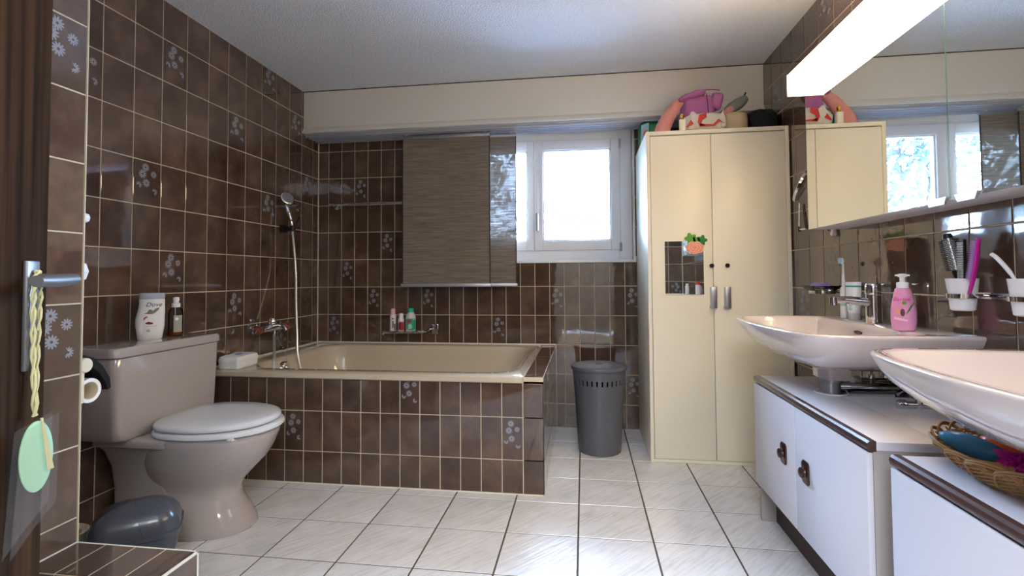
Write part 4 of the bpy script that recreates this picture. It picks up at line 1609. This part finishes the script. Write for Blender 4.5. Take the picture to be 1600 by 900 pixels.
def basin(cy_, label, with_overflow=True):
    t = thing('washbasin', label, 'washbasin', (XR - .003, cy_, ZK))
    half = [(0, .40), (.12, .405), (.25, .41), (.35, .408), (.425, .385), (.468, .325), (.490, .20), (.500, .10)]
    left = [V((XR - .003 - a, cy_ + d, ZK)) for a, d in half]
    right = [V((XR - .003 - a, cy_ - d, ZK)) for a, d in half[::-1]]
    ctrl = left + [V((XR - .003 - .505, cy_, ZK))] + right
    out = catmull(ctrl, 5)
    n = len(out)
    # close along the wall
    nb = 12
    for i in range(1, nb):
        out.append(V((XR - .003, cy_ - .40 + .80 * i / nb, ZK)))
    S = V((.885, cy_, 0))

    def ring(s_, z, fx=None):
        r = []
        for p in out:
            q = V((S.x + (p.x - S.x) * s_, S.y + (p.y - S.y) * s_, z))
            if fx is not None:
                q.x = S.x + (p.x - S.x) * (s_ + (1 - s_) * (fx if p.x > S.x else 0))
            r.append(q)
        return r

    def opening(s_, z, dx=0.0):
        r = []
        for p in out:
            ax = (p.x - (XR - .5)) / .505
            x = (XR - .5 + .032) + ax * .345
            y = cy_ + (p.y - cy_) * (.90 - .05 * ax)
            ex, ey = .80, cy_
            r.append(V((ex + dx + (x - ex) * s_, ey + (y - ey) * s_, z)))
        return r
    b = B()
    rings = [ring(.16, .655), ring(.165, .690), ring(.26, .697, .6), ring(.45, .712, .7), ring(.64, .735, .8), ring(.80, .764, .9), ring(.91, .793, 1), ring(.97, .82, 1), ring(.995, .838, 1), ring(1.0, .844, 1), ring(.996, ZK, 1), ring(.985, ZK + .002, 1),
             opening(1.02, ZK + .001), opening(1.0, ZK - .003), opening(.97, ZK - .02), opening(.92, ZK - .05), opening(.80, ZK - .088), opening(.6, ZK - .112), opening(.35, ZK - .124), opening(.1, ZK - .128)]
    b.loft(rings, M['sinkc'], cap0=True, cap1=True)
    bs = b.build('basin_body', parent=t, sharp=60)
    b = B()
    R_ = Matrix.Rotation(math.radians(-72), 4, 'Y')
    b.lathe([(.0, .0), (.016, .0), (.016, .004), (.012, .0045), (.0, .002)], (.983, cy_, ZK - .030), 'Z', 24, mat('dark_slot', '#4a3a33', .3, .6), sx=.4, sy=1.6, T=R_)
    b.build('overflow_slot', parent=t)
    b = B()
    b.lathe([(.028, ZK - .1265), (.026, ZK - .122), (.018, ZK - .123), (0, ZK - .124)], (.80, cy_, 0), 'Z', 28, M['chrome'])
    b.build('drain', parent=t)
    return t


BY1, BY2 = 2.0, .948
basin(BY1, 'pale beige wall-hung washbasin nearer the tall cupboard')
basin(BY2, 'pale beige wall-hung washbasin in the right foreground above wicker basket')


# taps
def tap(cy_, label):
    t = thing('basin_tap', label, 'tap', (1.035, cy_, ZK))
    b = B()
    b.lathe([(.028, .001), (.028, .006), (.024, .008), (.0235, .09), (.0235, .105)], (1.035, cy_, ZK), 'Z', 36, M['chrome'])
    sp = [(1.03, cy_, ZK + .078), (.99, cy_ + .002, ZK + .083), (.94, cy_ + .003, ZK + .088), (.905, cy_ + .003, ZK + .088)]
    b.tube(sp, [.017, .015, .014, .012], M['chrome'], 18)
    b.lathe([(.013, -.016), (.0135, .0), (.0125, .012)], (.903, cy_ + .003, ZK + .085), 'Z', 20, M['chrome'])
    b.build('tap_body', parent=t)
    b = B()
    b.lathe([(.0240, .107), (.0250, .110), (.0250, .142), (.022, .147), (.0, .148)], (1.035, cy_, ZK), 'Z', 36, M['chrome'])
    b.box((1.045, cy_ - .007, ZK + .140), (1.085, cy_ + .007, ZK + .147), M['chrome'], .003)
    b.build('tap_lever', parent=t)


tap(BY1 + .0, 'chrome single-lever tap on the washbasin nearer the cupboard')

# trap and valves under the first basin
t = thing('basin_trap', 'chrome drain trap under the washbasin nearer the cupboard', 'trap', (.885, BY1, .56))
b = B()
b.lathe([(.036, .655), (.036, .64), (.031, .638), (.031, .600), (.033, .598), (.033, .585), (.028, .582), (.028, .50), (.012, .49)], (.885, BY1, 0), 'Z', 28, M['steel'])
b.build('trap_body', parent=t)
b = B()
b.tube([(.905, BY1, .622), (1.05, BY1 + .0, .622), (XR - .002, BY1, .622)], .015, M['chrome'], 16)
b.tube([(.91, BY1, .622), (.945, BY1, .622)], .020, M['chrome'], 16)
b.lathe([(.032, -.003), (.030, -.012), (.016, -.016)], (XR, BY1, .622), 'X', 24, M['chrome'])
b.build('waste_pipe', parent=t)
for k, yy in enumerate((BY1 + .06, BY1 - .21)):
    t = thing('stop_valve', ('chrome angle valve on wall left of the drain trap', 'chrome angle valve with big wall rosette right of drain trap')[k], 'valve', (XR - .003, yy, .62), 'stop valves below the washbasin')
    zz = .635 if k == 0 else .612
    b = B()
    b.tube([(XR - .003, yy, zz), (XR - .11, yy, zz)], .010, M['chrome'], 14)
    b.lathe([(.030, -.003), (.028, -.013), (.013, -.02)], (XR, yy, zz), 'X', 26, M['chrome'])
    b.lathe([(.012, -.02), (.013, 0), (.012, .022)], (XR - .07, yy, zz), 'Z', 16, M['chrome'])
    b.build('valve_body', parent=t)
    b = B()
    b.lathe([(.006, -.105), (.016, -.11), (.017, -.122), (.013, -.132), (.0, -.134)], (XR, yy, zz), 'X', 18, M['chrome'] if k else M['wpl'])
    b.build('valve_knob', parent=t)
    b = B()
    b.tube([(XR - .07, yy, zz + .018), (XR - .075, yy + (.0 if k else -.02), .76)], .005, M['chrome'], 10)
    b.build('supply_pipe', parent=t)


# ------------------------------------------------------------------ vanity cupboards
def vanity(y0, y1, label, notch):
    t = thing('vanity_cupboard', label, 'cupboard', (.92, (y0 + y1) / 2, 0))
    xf_, xb_ = .722, XR - .004
    b = B()
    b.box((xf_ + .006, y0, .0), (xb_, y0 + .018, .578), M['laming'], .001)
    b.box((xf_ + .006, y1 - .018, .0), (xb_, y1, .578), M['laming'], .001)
    b.box((xf_ + .01, y0 + .018, .158), (xb_, y1 - .018, .174), M['lamin'])
    b.box((xb_ - .01, y0 + .018, .174), (xb_, y1 - .018, .578), M['lamin'])
    b.build('cupboard_body', parent=t)
    b = B()
    b.box((.785, y0 + .018, .0), (.80, y1 - .018, .158), M['kick'])
    b.build('kickboard', parent=t)
    b = B()
    if notch:
        ny0, ny1, nx = notch
        b.box((xf_ + .010, y0 - .002, .578), (nx, y1 + .002, .60), M['lamin'], .001)
        b.box((nx, y0 - .002, .578), (xb_, ny0, .60), M['lamin'], .0)
        b.box((nx, ny1, .578), (xb_, y1 + .002, .60), M['lamin'], .0)
        yc = (ny0 + ny1) / 2
    else:
        b.box((xf_ + .010, y0 - .002, .578), (xb_, y1 + .002, .60), M['lamin'], .001)
    b.build('worktop', parent=t)
    b = B()
    b.loft([[V((xf_ + .012, y, .576)), V((xf_ - .004, y, .576)), V((xf_ - .009, y, .580)), V((xf_ - .011, y, .588)), V((xf_ - .009, y, .597)), V((xf_ - .003, y, .602)), V((xf_ + .012, y, .602))] for y in (y0 - .003, y1 + .003)], M['dkwood'])
    b.build('front_moulding', parent=t)
    ym = (y0 + y1) / 2 + .018
    for a, c, ky in ((y0 + .001, ym - .002, ym - .085), (ym + .002, y1 - .001, ym + .10)):
        b = B()
        b.box((xf_ - .010, a, .158), (xf_ + .005, c, .572), M['lamin'], .0015)
        d = b.build('cupboard_door', parent=t)
        b = B()
        xk = xf_ - .011
        b.loft([[V((x, ky + (p.x) * s_, .382 + (p.y) * s_)) for p in rrect(0, 0, .026, .038, .014, 0, 6)] for x, s_ in ((xk + .002, 1), (xk - .002, 1), (xk - .004, .92))], mat('brown_bronze', '#4a3230', .22, .55))
        b.lathe([(.020, -.003), (.012, -.005), (.011, -.008), (.016, -.011), (.017, -.016), (.012, -.020), (.0, -.021)], (xk, ky, .382), 'X', 24, mat('brown_bronze_knob', '#54403c', .18, .6))
        b.build('door_knob', parent=d)
    return t


v1 = vanity(1.427, 2.297, 'white two-door cupboard with brown edging under the farther washbasin', (BY1 - .055, BY1 + .035, .90))
b = B()
b.tube([(.885 + .052 * math.cos(2 * PI * i / 40), BY1 + .052 * math.sin(2 * PI * i / 40), .601) for i in range(41)], .0022, M['wpl'], 8, cap=False)
b.build('cutout_ring', parent=v1)
vanity(.456, 1.326, 'white cupboard with brown edging in right foreground carrying the wicker basket', None)

# ------------------------------------------------------------------ things on the first basin
t = thing('electric_toothbrush', 'white electric toothbrush standing beside the washbasin tap', 'toothbrush', (1.055, 2.25, ZK))
b = B()
b.lathe([(.010, 0), (.0135, .003), (.014, .02), (.0135, .11), (.011, .125), (.007, .13)], (1.055, 2.25, ZK + .002), 'Z', 24, M['wpl'])
b.build('handle', parent=t)
b = B()
b.lathe([(.0075, .13), (.0065, .15), (.004, .19), (.0035, .222)], (1.055, 2.25, ZK + .002), 'Z', 16, M['wpl'])
b.ell((1.052, 2.25, ZK + .235), (.006, .008, .014), M['wpl'])
b.ell((1.043, 2.25, ZK + .237), (.006, .0065, .012), M['ltblue'], .5, .5)
b.build('brush_head', parent=t)
b = B()
b.lathe([(.0145, .05), (.0145, .06)], (1.055, 2.25, ZK + .002), 'Z', 24, mat('mint_ring', '#9fd0c0', .4))
b.build('button_ring', parent=t)

T = bottle_T(1.06, 2.185, ZK + .002)
t = thing('toothpaste_tube', 'white and teal toothpaste tube standing on its cap behind tap', 'tube', (1.06, 2.185, ZK))
b = B(T)
b.lathe([(.019, 0), (.0205, .002), (.0205, .022), (.018, .024)], n=24, m=M['wpl'])
b.build('tube_cap', parent=t)
b = B(T)
oval_loft(b, [(.024, .0205, .0205), (.05, .0235, .019), (.09, .0255, .012), (.13, .0265, .005), (.148, .027, .0015)], M['wpl'])
tb = b.build('tube_body', parent=t)
b = B(T)
b.box((-.0265, -.0062, .128), (.0265, -.005, .134), M['teal'])
b.build('teal_stripe', parent=tb)
text('lettering', 'elmex', .024, M['teal'], tb, lambda x, y: T @ V((-.006 - y, -.0205 + .09 * max(0, .005 + .07 + x - .03), .066 + x)), align='CENTER')

t = thing('soap_dish', 'glass soap dish in chrome wall ring left of the toothbrush', 'soap dish', (XR - .003, 2.42, .96))
b = B()
b.loft([rrect(1.04, 2.42, .045, .060, .025, .958), rrect(1.04, 2.42, .062, .078, .03, .978), rrect(1.04, 2.42, .060, .076, .03, .979), rrect(1.04, 2.42, .043, .058, .025, .963)], M['clear'])
b.build('dish', parent=t)
b = B()
b.loft([rrect(1.045, 2.42, .042, .056, .03, .945), rrect(1.045, 2.42, .042, .056, .03, .962), rrect(1.045, 2.42, .038, .052, .028, .962), rrect(1.045, 2.42, .038, .052, .028, .945), rrect(1.045, 2.42, .042, .056, .03, .945)], M['chrome'], False, False)
b.tube([(1.08, 2.42, .953), (XR - .003, 2.42, .953)], .007, M['chrome'], 10)
b.build('holder_ring', parent=t)
b = B()
b.loft([rrect(1.04, 2.425, .026, .040, .016, .966), rrect(1.04, 2.425, .030, .044, .018, .974), rrect(1.04, 2.425, .028, .042, .018, .988), rrect(1.04, 2.425, .02, .034, .014, .992)], M['purple'])
tag(b.build('soap_bar', base=(1.04, 2.425, .966)), 'purple soap bar lying in the glass wall dish', 'soap')

# pink pump bottle
px_, py_ = 1.0, 1.765
T = bottle_T(px_, py_, ZK + .002, .0)
t = thing('pump_bottle', 'pink body lotion pump bottle standing on the washbasin rim', 'bottle', (px_, py_, ZK))
b = B(T)
oval_loft(b, [(0, .027, .018), (.003, .030, .021), (.03, .033, .0225), (.06, .033, .023), (.09, .029, .021), (.12, .023, .0185), (.132, .020, .017), (.134, .016, .015)], M['pink'], 40)
bd = b.build('bottle_body', parent=t)
b = B(T)
b.lathe([(.0165, .134), (.0165, .150), (.015, .152), (.0075, .153), (.0075, .168), (.012, .170), (.013, .176), (.009, .179), (0, .18)], n=28, m=M['wpl'])
b.loft([[V((x, y * w_, .172 + z * h_)) for y, z in ((-.007, 0), (.007, 0), (.007, .006), (-.007, .006))] for x, w_, h_ in ((-.019, .8, .7), (0, 1.2, 1.2), (.019, .8, .7))], M['wpl'])
b.build('pump_head', parent=t)
text('lettering', 'Barbie', .017, mat('hot_pink_print', '#d62a8f', .4), bd, on_oval(T, .031, .0215, .094, -.004), shear=.25)
patch(bd, 'printed_button', T, .0325, .0225, ellpts(.003, .088, .0062, .0055), M['leafgr'], .0012)
for i in range(6):
    x0, z0 = .006 + .0022 * i, .055 + .0045 * i
    patch(bd, 'printed_palm_leaf', T, .0332, .0232, [(x0, z0), (x0 + .010, z0 + .012), (x0 + .0115, z0 + .011), (x0 + .002, z0 - .001)], M['leafdk'], .0012)
patch(bd, 'printed_band', T, .0332, .0232, [(-.024, .044), (.010, .036), (.010, .030), (-.024, .036)], mat('pale_pink_print', '#f4c9e2', .4), .001)
patch(bd, 'printed_blossom', T, .0332, .0232, ellpts(-.014, .062, .008, .010), mat('peach_print', '#e9a58c', .4), .001)
patch(bd, 'printed_blossom', T, .0332, .0232, ellpts(-.002, .058, .006, .012), mat('brown_print', '#6a3f44', .4), .0012)

# ------------------------------------------------------------------ tumblers
cups = []
for i, (yy, xx) in enumerate(((1.60, 1.06), (1.385, 1.06))):
    t = thing('tumbler', ('white tumbler in chrome wall ring holding the hairbrushes', 'white tumbler in chrome wall ring at the right picture edge')[i], 'tumbler', (xx, yy, .925), 'white tumblers on the wall')
    b = B()
    b.lathe([(.024, 0), (.028, .003), (.037, .088), (.0375, .091), (.036, .091), (.027, .006), (0, .005)], (xx, yy, .924), 'Z', 40, M['wcer'])
    b.build('cup', parent=t)
t = thing('tumbler_holder', 'chrome double ring holder bar on the wall carrying two tumblers', 'holder', (XR - .003, 1.5, .965))
for yy in (1.60, 1.385):
    b = B()
    b.lathe([(.0362, -.006), (.0378, -.006), (.0388, .006), (.0370, .006), (.0362, -.006)], (1.06, yy, .966), 'Z', 40, M['chrome'], cap=False)
    b.tube([(1.095, yy, .966), (XR - .003, yy, .966)], .006, M['chrome'], 10)
    b.build('ring', parent=t)
b = B()
b.box((XR - .012, 1.36, .957), (XR - .004, 1.63, .975), M['chrome'], .002)
b.lathe([(.022, -.004), (.021, -.014), (.0, -.016)], (XR, 1.47, .966), 'X', 24, M['chrome'])
b.build('bar', parent=t)


def bristle(b, p, d, l, r, m):
    b.tube([p, V(p) + V(d) * l], [r, r * .7], m, 5)


# round brush
t = thing('round_hairbrush', 'black round hairbrush with grey metal barrel leaning left in tumbler', 'hairbrush', (1.05, 1.62, .93))
a0 = V((1.065, 1.595, .935))
d_ = V((-.10, .155, .95)).normalized()
ax_u = d_.orthogonal().normalized()
ax_v = d_.cross(ax_u)
b = B()
b.tube([a0, a0 + d_ * .085, a0 + d_ * .092, a0 + d_ * .105], [.009, .008, .011, .012], M['black'], 16)
b.build('handle', parent=t)
b = B()
b.tube([a0 + d_ * .103, a0 + d_ * .20], .0115, M['steel'], 20)
b.tube([a0 + d_ * .198, a0 + d_ * .212], [.0135, .011], M['black'], 20)
b.build('barrel', parent=t)
b = B()
for k in range(17):
    for j in range(14):
        a = 2 * PI * (j + .5 * (k % 2)) / 14
        dr_ = ax_u * math.cos(a) + ax_v * math.sin(a)
        p = a0 + d_ * (.108 + .0053 * k) + dr_ * .011
        bristle(b, p, dr_, .013, .0009, M['black'])
tag(b.build('bristles', parent=t), kind='stuff')
b = B()
for k in range(16):
    for j in range(10):
        a = 2 * PI * (j + .5 * (k % 2)) / 10
        dr_ = ax_u * math.cos(a) + ax_v * math.sin(a)
        b.box((-.0012, -.0012, -.0012), (.0012, .0012, .0012), M['wpl'], T=Matrix.Translation(a0 + d_ * (.11 + .0053 * k) + dr_ * .0122))
tag(b.build('barrel_studs', parent=t), kind='stuff')


def paddle(name, label, base, top, wid, mbody, mbr, nrm, n1=22, n2=5, hl=.0, curve=0.0):
    t = thing(name, label, 'hairbrush', base)
    A, Z_ = V(base), V(top)
    d = (Z_ - A).normalized()
    nrm = (V(nrm) - d * V(nrm).dot(d)).normalized()
    s_ = d.cross(nrm)
    L_ = (Z_ - A).length
    b = B()
    rings = []
    for i in range(13):
        f = i / 12
        w_ = wid * (.45 if f < .35 else 1.0 - .5 * max(0, (f - .85) / .15) ** 2)
        if .3 < f < .45:
            w_ = wid * (.45 + .55 * (f - .3) / .15)
        c = A + d * (L_ * f) - nrm * curve * math.sin(f * PI)
        th = .0045
        rings.append([c + s_ * (w_ * math.cos(q)) + nrm * (th * math.sin(q)) for q in [2 * PI * k / 16 for k in range(16)]])
    b.loft(rings, mbody)
    b.build('brush_body', parent=t)
    b = B()
    for i in range(n1):
        f = .42 + .55 * i / n1
        for j in range(n2):
            c = A + d * (L_ * f) - nrm * curve * math.sin(f * PI) + s_ * wid * (-.8 + 1.6 * j / (n2 - 1)) + nrm * .004
            bristle(b, c, nrm, .012, .0008, mbr)
    tag(b.build('bristles', parent=t), kind='stuff')
    return t


paddle('paddle_hairbrush', 'black hairbrush with white bristle tips in middle of tumbler', (1.066, 1.60, .935), (1.058, 1.583, 1.125), .014, M['black'], M['wpl'], (-1, .55, 0))
paddle('pink_hairbrush', 'magenta hairbrush with lilac bristles leaning right in the tumbler', (1.055, 1.585, .935), (1.046, 1.513, 1.122), .009, M['magenta'], mat('lilac_bristle', '#b48fd0', .4), (-.5, .85, .3), curve=.006)
paddle('red_comb', 'dark red brush standing behind the others in tumbler', (1.075, 1.615, .935), (1.085, 1.60, 1.095), .016, M['dred'], M['dred'], (-1, .2, 0))
t = thing('manual_toothbrush', 'white curved toothbrush handle leaning in tumbler at right edge', 'toothbrush', (1.06, 1.40, .93))
b = B()
b.tube(catmull([(1.06, 1.385, .935), (1.052, 1.398, .99), (1.045, 1.415, 1.03), (1.035, 1.437, 1.065), (1.03, 1.45, 1.078)], 6), [.004] * 12 + [.005] * 13, M['wpl'], 12)
b.build('handle', parent=t)

# bottles on the second basin, seen in the small mirror
for i, (x, y, c, h, r, lab) in enumerate(((.99, .72, '#dfe9f2', .10, .018, 'small white and blue bottle on foreground washbasin, reflected in mirror'),
                                       (1.0, 1.16, '#e9e6ea', .12, .024, 'white jar with red lid on the foreground washbasin'),
                                       (1.03, 1.08, '#e6e2e6', .08, .028, 'short white cream jar on the foreground washbasin'))):
    t = thing('cosmetic_jar', lab, 'jar', (x, y, ZK), 'jars on the foreground washbasin')
    b = B()
    b.lathe([(r * .9, 0), (r, .003), (r, h * .75), (r * .7, h * .8)], (x, y, ZK + .002), 'Z', 24, mat('jar_%d' % i, c, .3))
    b.build('jar_body', parent=t)
    b = B()
    b.lathe([(r * .72, h * .8), (r * .72, h), (0, h)], (x, y, ZK + .002), 'Z', 24, M['red'] if i == 1 else M['wpl'])
    b.build('jar_lid', parent=t)

# ------------------------------------------------------------------ wicker basket
kx, ky = .93, 1.165
t = thing('wicker_basket', 'oval brown wicker basket standing on the foreground cupboard', 'basket', (kx, ky, .602))
NS = 44


def bas(a, f, off=0.0):
    """point on basket wall at angle a and height fraction f"""
    rx = .125 + .055 * f ** .8 + off
    ry = .150 + .065 * f ** .8 + off
    return V((kx + rx * math.cos(a), ky + ry * math.sin(a), .604 + .052 * f + .008 * f * abs(math.sin(a)) ** 3))


b = B()
b.loft([[bas(2 * PI * i / 60, 0, -.004) + V((0, 0, 0)) for i in range(60)], [bas(2 * PI * i / 60, 0, -.004) + V((0, 0, .004)) for i in range(60)]], M['wicker'])
for L_ in range(12):
    f = .03 + .075 * L_
    pts = [bas(2 * PI * i / (NS * 2), f, .0032 * math.cos(PI * (i + L_))) for i in range(NS * 2 + 1)]
    b.tube(pts, .0026, M['wicker'], 6, cap=False)
tag(b.build('woven_wall', parent=t), kind=None)
b = B()
for i in range(NS):
    a = 2 * PI * i / NS
    b.tube([bas(a, f) for f in (0, .33, .66, 1.0)], .002, M['wicker'], 6)
b.build('stakes', parent=t)
b = B()
for i in range(NS // 2):
    a = 4 * PI * i / NS
    da = 2 * PI / NS
    pts = catmull([bas(a, .25, .006), bas(a + .6 * da, .8, .006), bas(a + 1.4 * da, 1.03, .004), bas(a + 2.4 * da, 1.10, .0), bas(a + 3.4 * da, 1.0, -.001), bas(a + 4 * da, .75, .006)], 5)
    for o_ in (0, .0045):
        b.tube([p + V((0, 0, o_)) for p in pts], .0022, M['wicker'], 6)
b.build('looped_border', parent=t)
b = B()
hp = catmull([bas(-.15 + PI / 2 - 1.2, 1.0), bas(PI / 2 - 1.25, 1.5, .01), bas(PI / 2 - 1.45, 1.6, .01), bas(PI / 2 - 1.6, 1.1, .0)], 6)
for o_ in (0, .006):
    b.tube([p + V((0, 0, o_)) for p in hp], .003, M['wicker'], 6)
b.build('basket_handle', parent=t)


def balloon(name, label, c, r, rot, m, tail):
    b = B()
    R_ = Matrix.Rotation(rot[2], 3, 'Z') @ Matrix.Rotation(rot[1], 3, 'Y')
    b.ell(c, r, m, 1, 1, .003, 10, 5, R=R_)
    p = V(c) + R_ @ V((r[0] * .93, 0, 0))
    q = V(c) + R_ @ V((r[0] * 1.25, 0, 0))
    b.tube([p, q], [.012, .004], m, 12)
    o = b.build(name, base=c)
    tag(o, label, 'balloon', 'shrunken balloons in the basket')


balloon('balloon', 'blue shrunken balloon at the front of the wicker basket', (.826, 1.235, .657), (.060, .024, .022), (0, .15, -1.0), M['balblue'], 0)
balloon('balloon', 'orange shrunken balloon behind the blue one in the basket', (.880, 1.21, .660), (.055, .026, .024), (0, .1, -1.15), M['balorange'], 0)
balloon('balloon', 'dark red round balloon at the right in the wicker basket', (.900, 1.125, .662), (.040, .036, .034), (0, .2, -1.6), M['balred'], 0)
b = B()
random.seed(3)
pts = []
for i in range(90):
    f = i / 90
    pts.append(V((.825 + .022 * math.sin(i * 1.9) + .01 * random.random(), 1.09 + .06 * f + .012 * math.cos(i * 1.3), .658 + .016 * math.sin(i * 2.7) + .01 * random.random())))
for i in range(0, 87, 2):
    b.poly([pts[i], pts[i + 1], pts[i + 2]], (0, .0006, .0004), M['magenta'])
tag(b.build('curled_ribbon', base=(.90, 1.12, .65)), 'crumpled magenta foil ribbon lying in the wicker basket', 'ribbon')

# ------------------------------------------------------------------ door at the left edge
E_ = V((-.812, .668, 0))
dd_ = V((-.508, .862, 0)).normalized()
nn_ = V((dd_.y, -dd_.x, 0))
DT = Matrix(((dd_.x, nn_.x, 0, E_.x), (dd_.y, nn_.y, 0, E_.y), (0, 0, 1, 0), (0, 0, 0, 1)))   # local x: to free edge, local y: into the room
t = thing('door_1', None, None, (E_.x, E_.y, 0), kind='structure')
b = B(DT)
b.box((-.82, -.04, .008), (0, 0, 2.0), M['wood'], .002)
b.build('door_leaf', parent=t)
b = B(DT)
b.box((-.074, 0, .900), (-.038, .006, 1.055), M['hplate'], .002)
b.build('handle_plate', parent=t)
b = B(DT)
b.tube([(-.056, .004, 1.028), (-.056, .050, 1.028)], .0085, M['hplate'], 16)
b.tube([(-.052, .050, 1.028), (-.12, .052, 1.026), (-.165, .050, 1.026)], [.0085, .0085, .0075], M['hplate'], 16)
b.build('lever', parent=t)

t = thing('hanging_tag', 'mint green oval soap in clear sleeve hanging from door handle string', 'hanging tag', tuple(DT @ V((-.04, .02, .66))))
b = B(DT)
for k, off in enumerate((-.006, .006)):
    pts = catmull([(-.056 + off * .3, .010, 1.041), (-.057 + off * 1.6, .010, 1.01), (-.058 + off, .010, .93), (-.060 + off * .2, .012, .835)], 8)
    nn = len(pts)
    for ph in (0, PI):
        b.tube([p + V((.0022 * math.cos(i * 1.2 + ph), .0022 * math.sin(i * 1.2 + ph), 0)) for i, p in enumerate(pts)], .0017, M['string'], 7)
b.build('string_loop', parent=t)
TT = Matrix.Translation(DT @ V((-.088, .025, 0))) @ Matrix.Rotation(math.atan2(.997, .078), 4, 'Z')
b = B(TT)
b.lathe([(.0, -.0025), (.85, -.0025), (1, -.001), (1, .001), (.85, .0025), (0, .0025)], (0, 0, .786), 'Y', 40, M['mint'], T=Matrix.Diagonal((.0205, 1, .048, 1)))
b.build('oval_soap', parent=t)
b = B(TT)
tas = catmull([(.002, -.005, .838), (.008, -.006, .80), (.014, -.006, .765)], 6)
for k in range(5):
    b.tube([p + V((.0016 * (k - 2) * i / 12, -.0005 * (k % 2), 0)) for i, p in enumerate(tas)], .0014, M['string'], 6)
b.build('tassel', parent=t)
b = B(TT)
k = b.mi(M['sleeve'])
sl = [(-.024, .825), (.022, .842), (.020, .718), (-.006, .694), (-.034, .662)]
for y in (.004, -.009):
    b.face([b.vt((x, y, z)) for x, z in sl], k)
b.build('clear_sleeve', parent=t)

# ------------------------------------------------------------------ housing of the added entrance fill
t = thing('entrance_fill_panel', 'flat white panel added out of view over the bathroom entrance for fill light', 'ceiling lamp', (-.1, .22, ZC))
b = B()
b.box((-.62, -.15, ZC - .03), (.42, .59, ZC - .001), M['wpl'], .004)
b.build('fill_housing', parent=t)

# ------------------------------------------------------------------ outdoors
b = B()
b.box((-40, 4.2, -3.1), (40, 60, -3.0), M['lawn'])
tag(b.build('ground'), kind='structure')
t = thing('house', 'pale house with flat roof edge seen through the right window sash', 'house', (2, 26, -3))
b = B()
b.box((-3.6, 24, -3), (3.0, 30, 3.55), M['house'])
b.build('house_wall', parent=t)
b = B()
b.box((-1.1, 23.6, 3.55), (.6, 30.4, 3.80), M['roof'])
b.build('roof_edge', parent=t)


def tree(x, y, z0, h, R_, label, seed, nl=2200, ls=.10, name='tree'):
    rnd = random.Random(seed)
    t = thing(name, label, 'tree', (x, y, z0), 'trees outside the window')
    b = B()
    base = V((x, y, z0))
    tips = []

    def branch(p, d, l, r, lev):
        q = p + d * l
        mid = p + d * l * .5 + V((rnd.uniform(-1, 1), rnd.uniform(-1, 1), 0)) * l * .06
        b.tube([p, mid, q], [r, r * .8, r * .6], M['bark'], 6)
        if lev == 0:
            tips.append(q)
            return
        tips.append(mid)
        for _ in range(4 if lev > 1 else 3):
            nd = (d + V((rnd.uniform(-1, 1), rnd.uniform(-1, 1), rnd.uniform(-.25, .7))) * .95).normalized()
            branch(q, nd, l * .66, r * .55, lev - 1)
    branch(base, V((0, 0, 1)), h * .36, .04 * h * .4, 4)
    b.build('trunk', parent=t)
    b = B()
    k = b.mi(M['leaf'])
    for i in range(nl):
        p = V(rnd.choice(tips)) + V([rnd.gauss(0, R_) for _ in range(3)])
        u = V([rnd.uniform(-1, 1) for _ in range(3)]).normalized()
        w_ = u.orthogonal().normalized()
        s_ = ls * rnd.uniform(.5, 1.2)
        b.face([b.vt(p), b.vt(p + u * s_ + w_ * s_ * .4), b.vt(p + u * s_ * 1.7), b.vt(p + u * s_ - w_ * s_ * .4)], k)
    tag(b.build('foliage', parent=t, recalc=False), kind='stuff')


tree(-4.6, 9.0, -3, 8.2, .34, 'light leafy tree beyond the left window sash', 5, 11000, .12)
tree(-1.3, 17.5, -3, 6.4, .30, 'low tree between the two window sashes outside', 9, 4000, .13)
tree(.30, 9.6, -3, 5.3, .20, 'small bushy tree at the lower right of window', 12, 3500, .09)
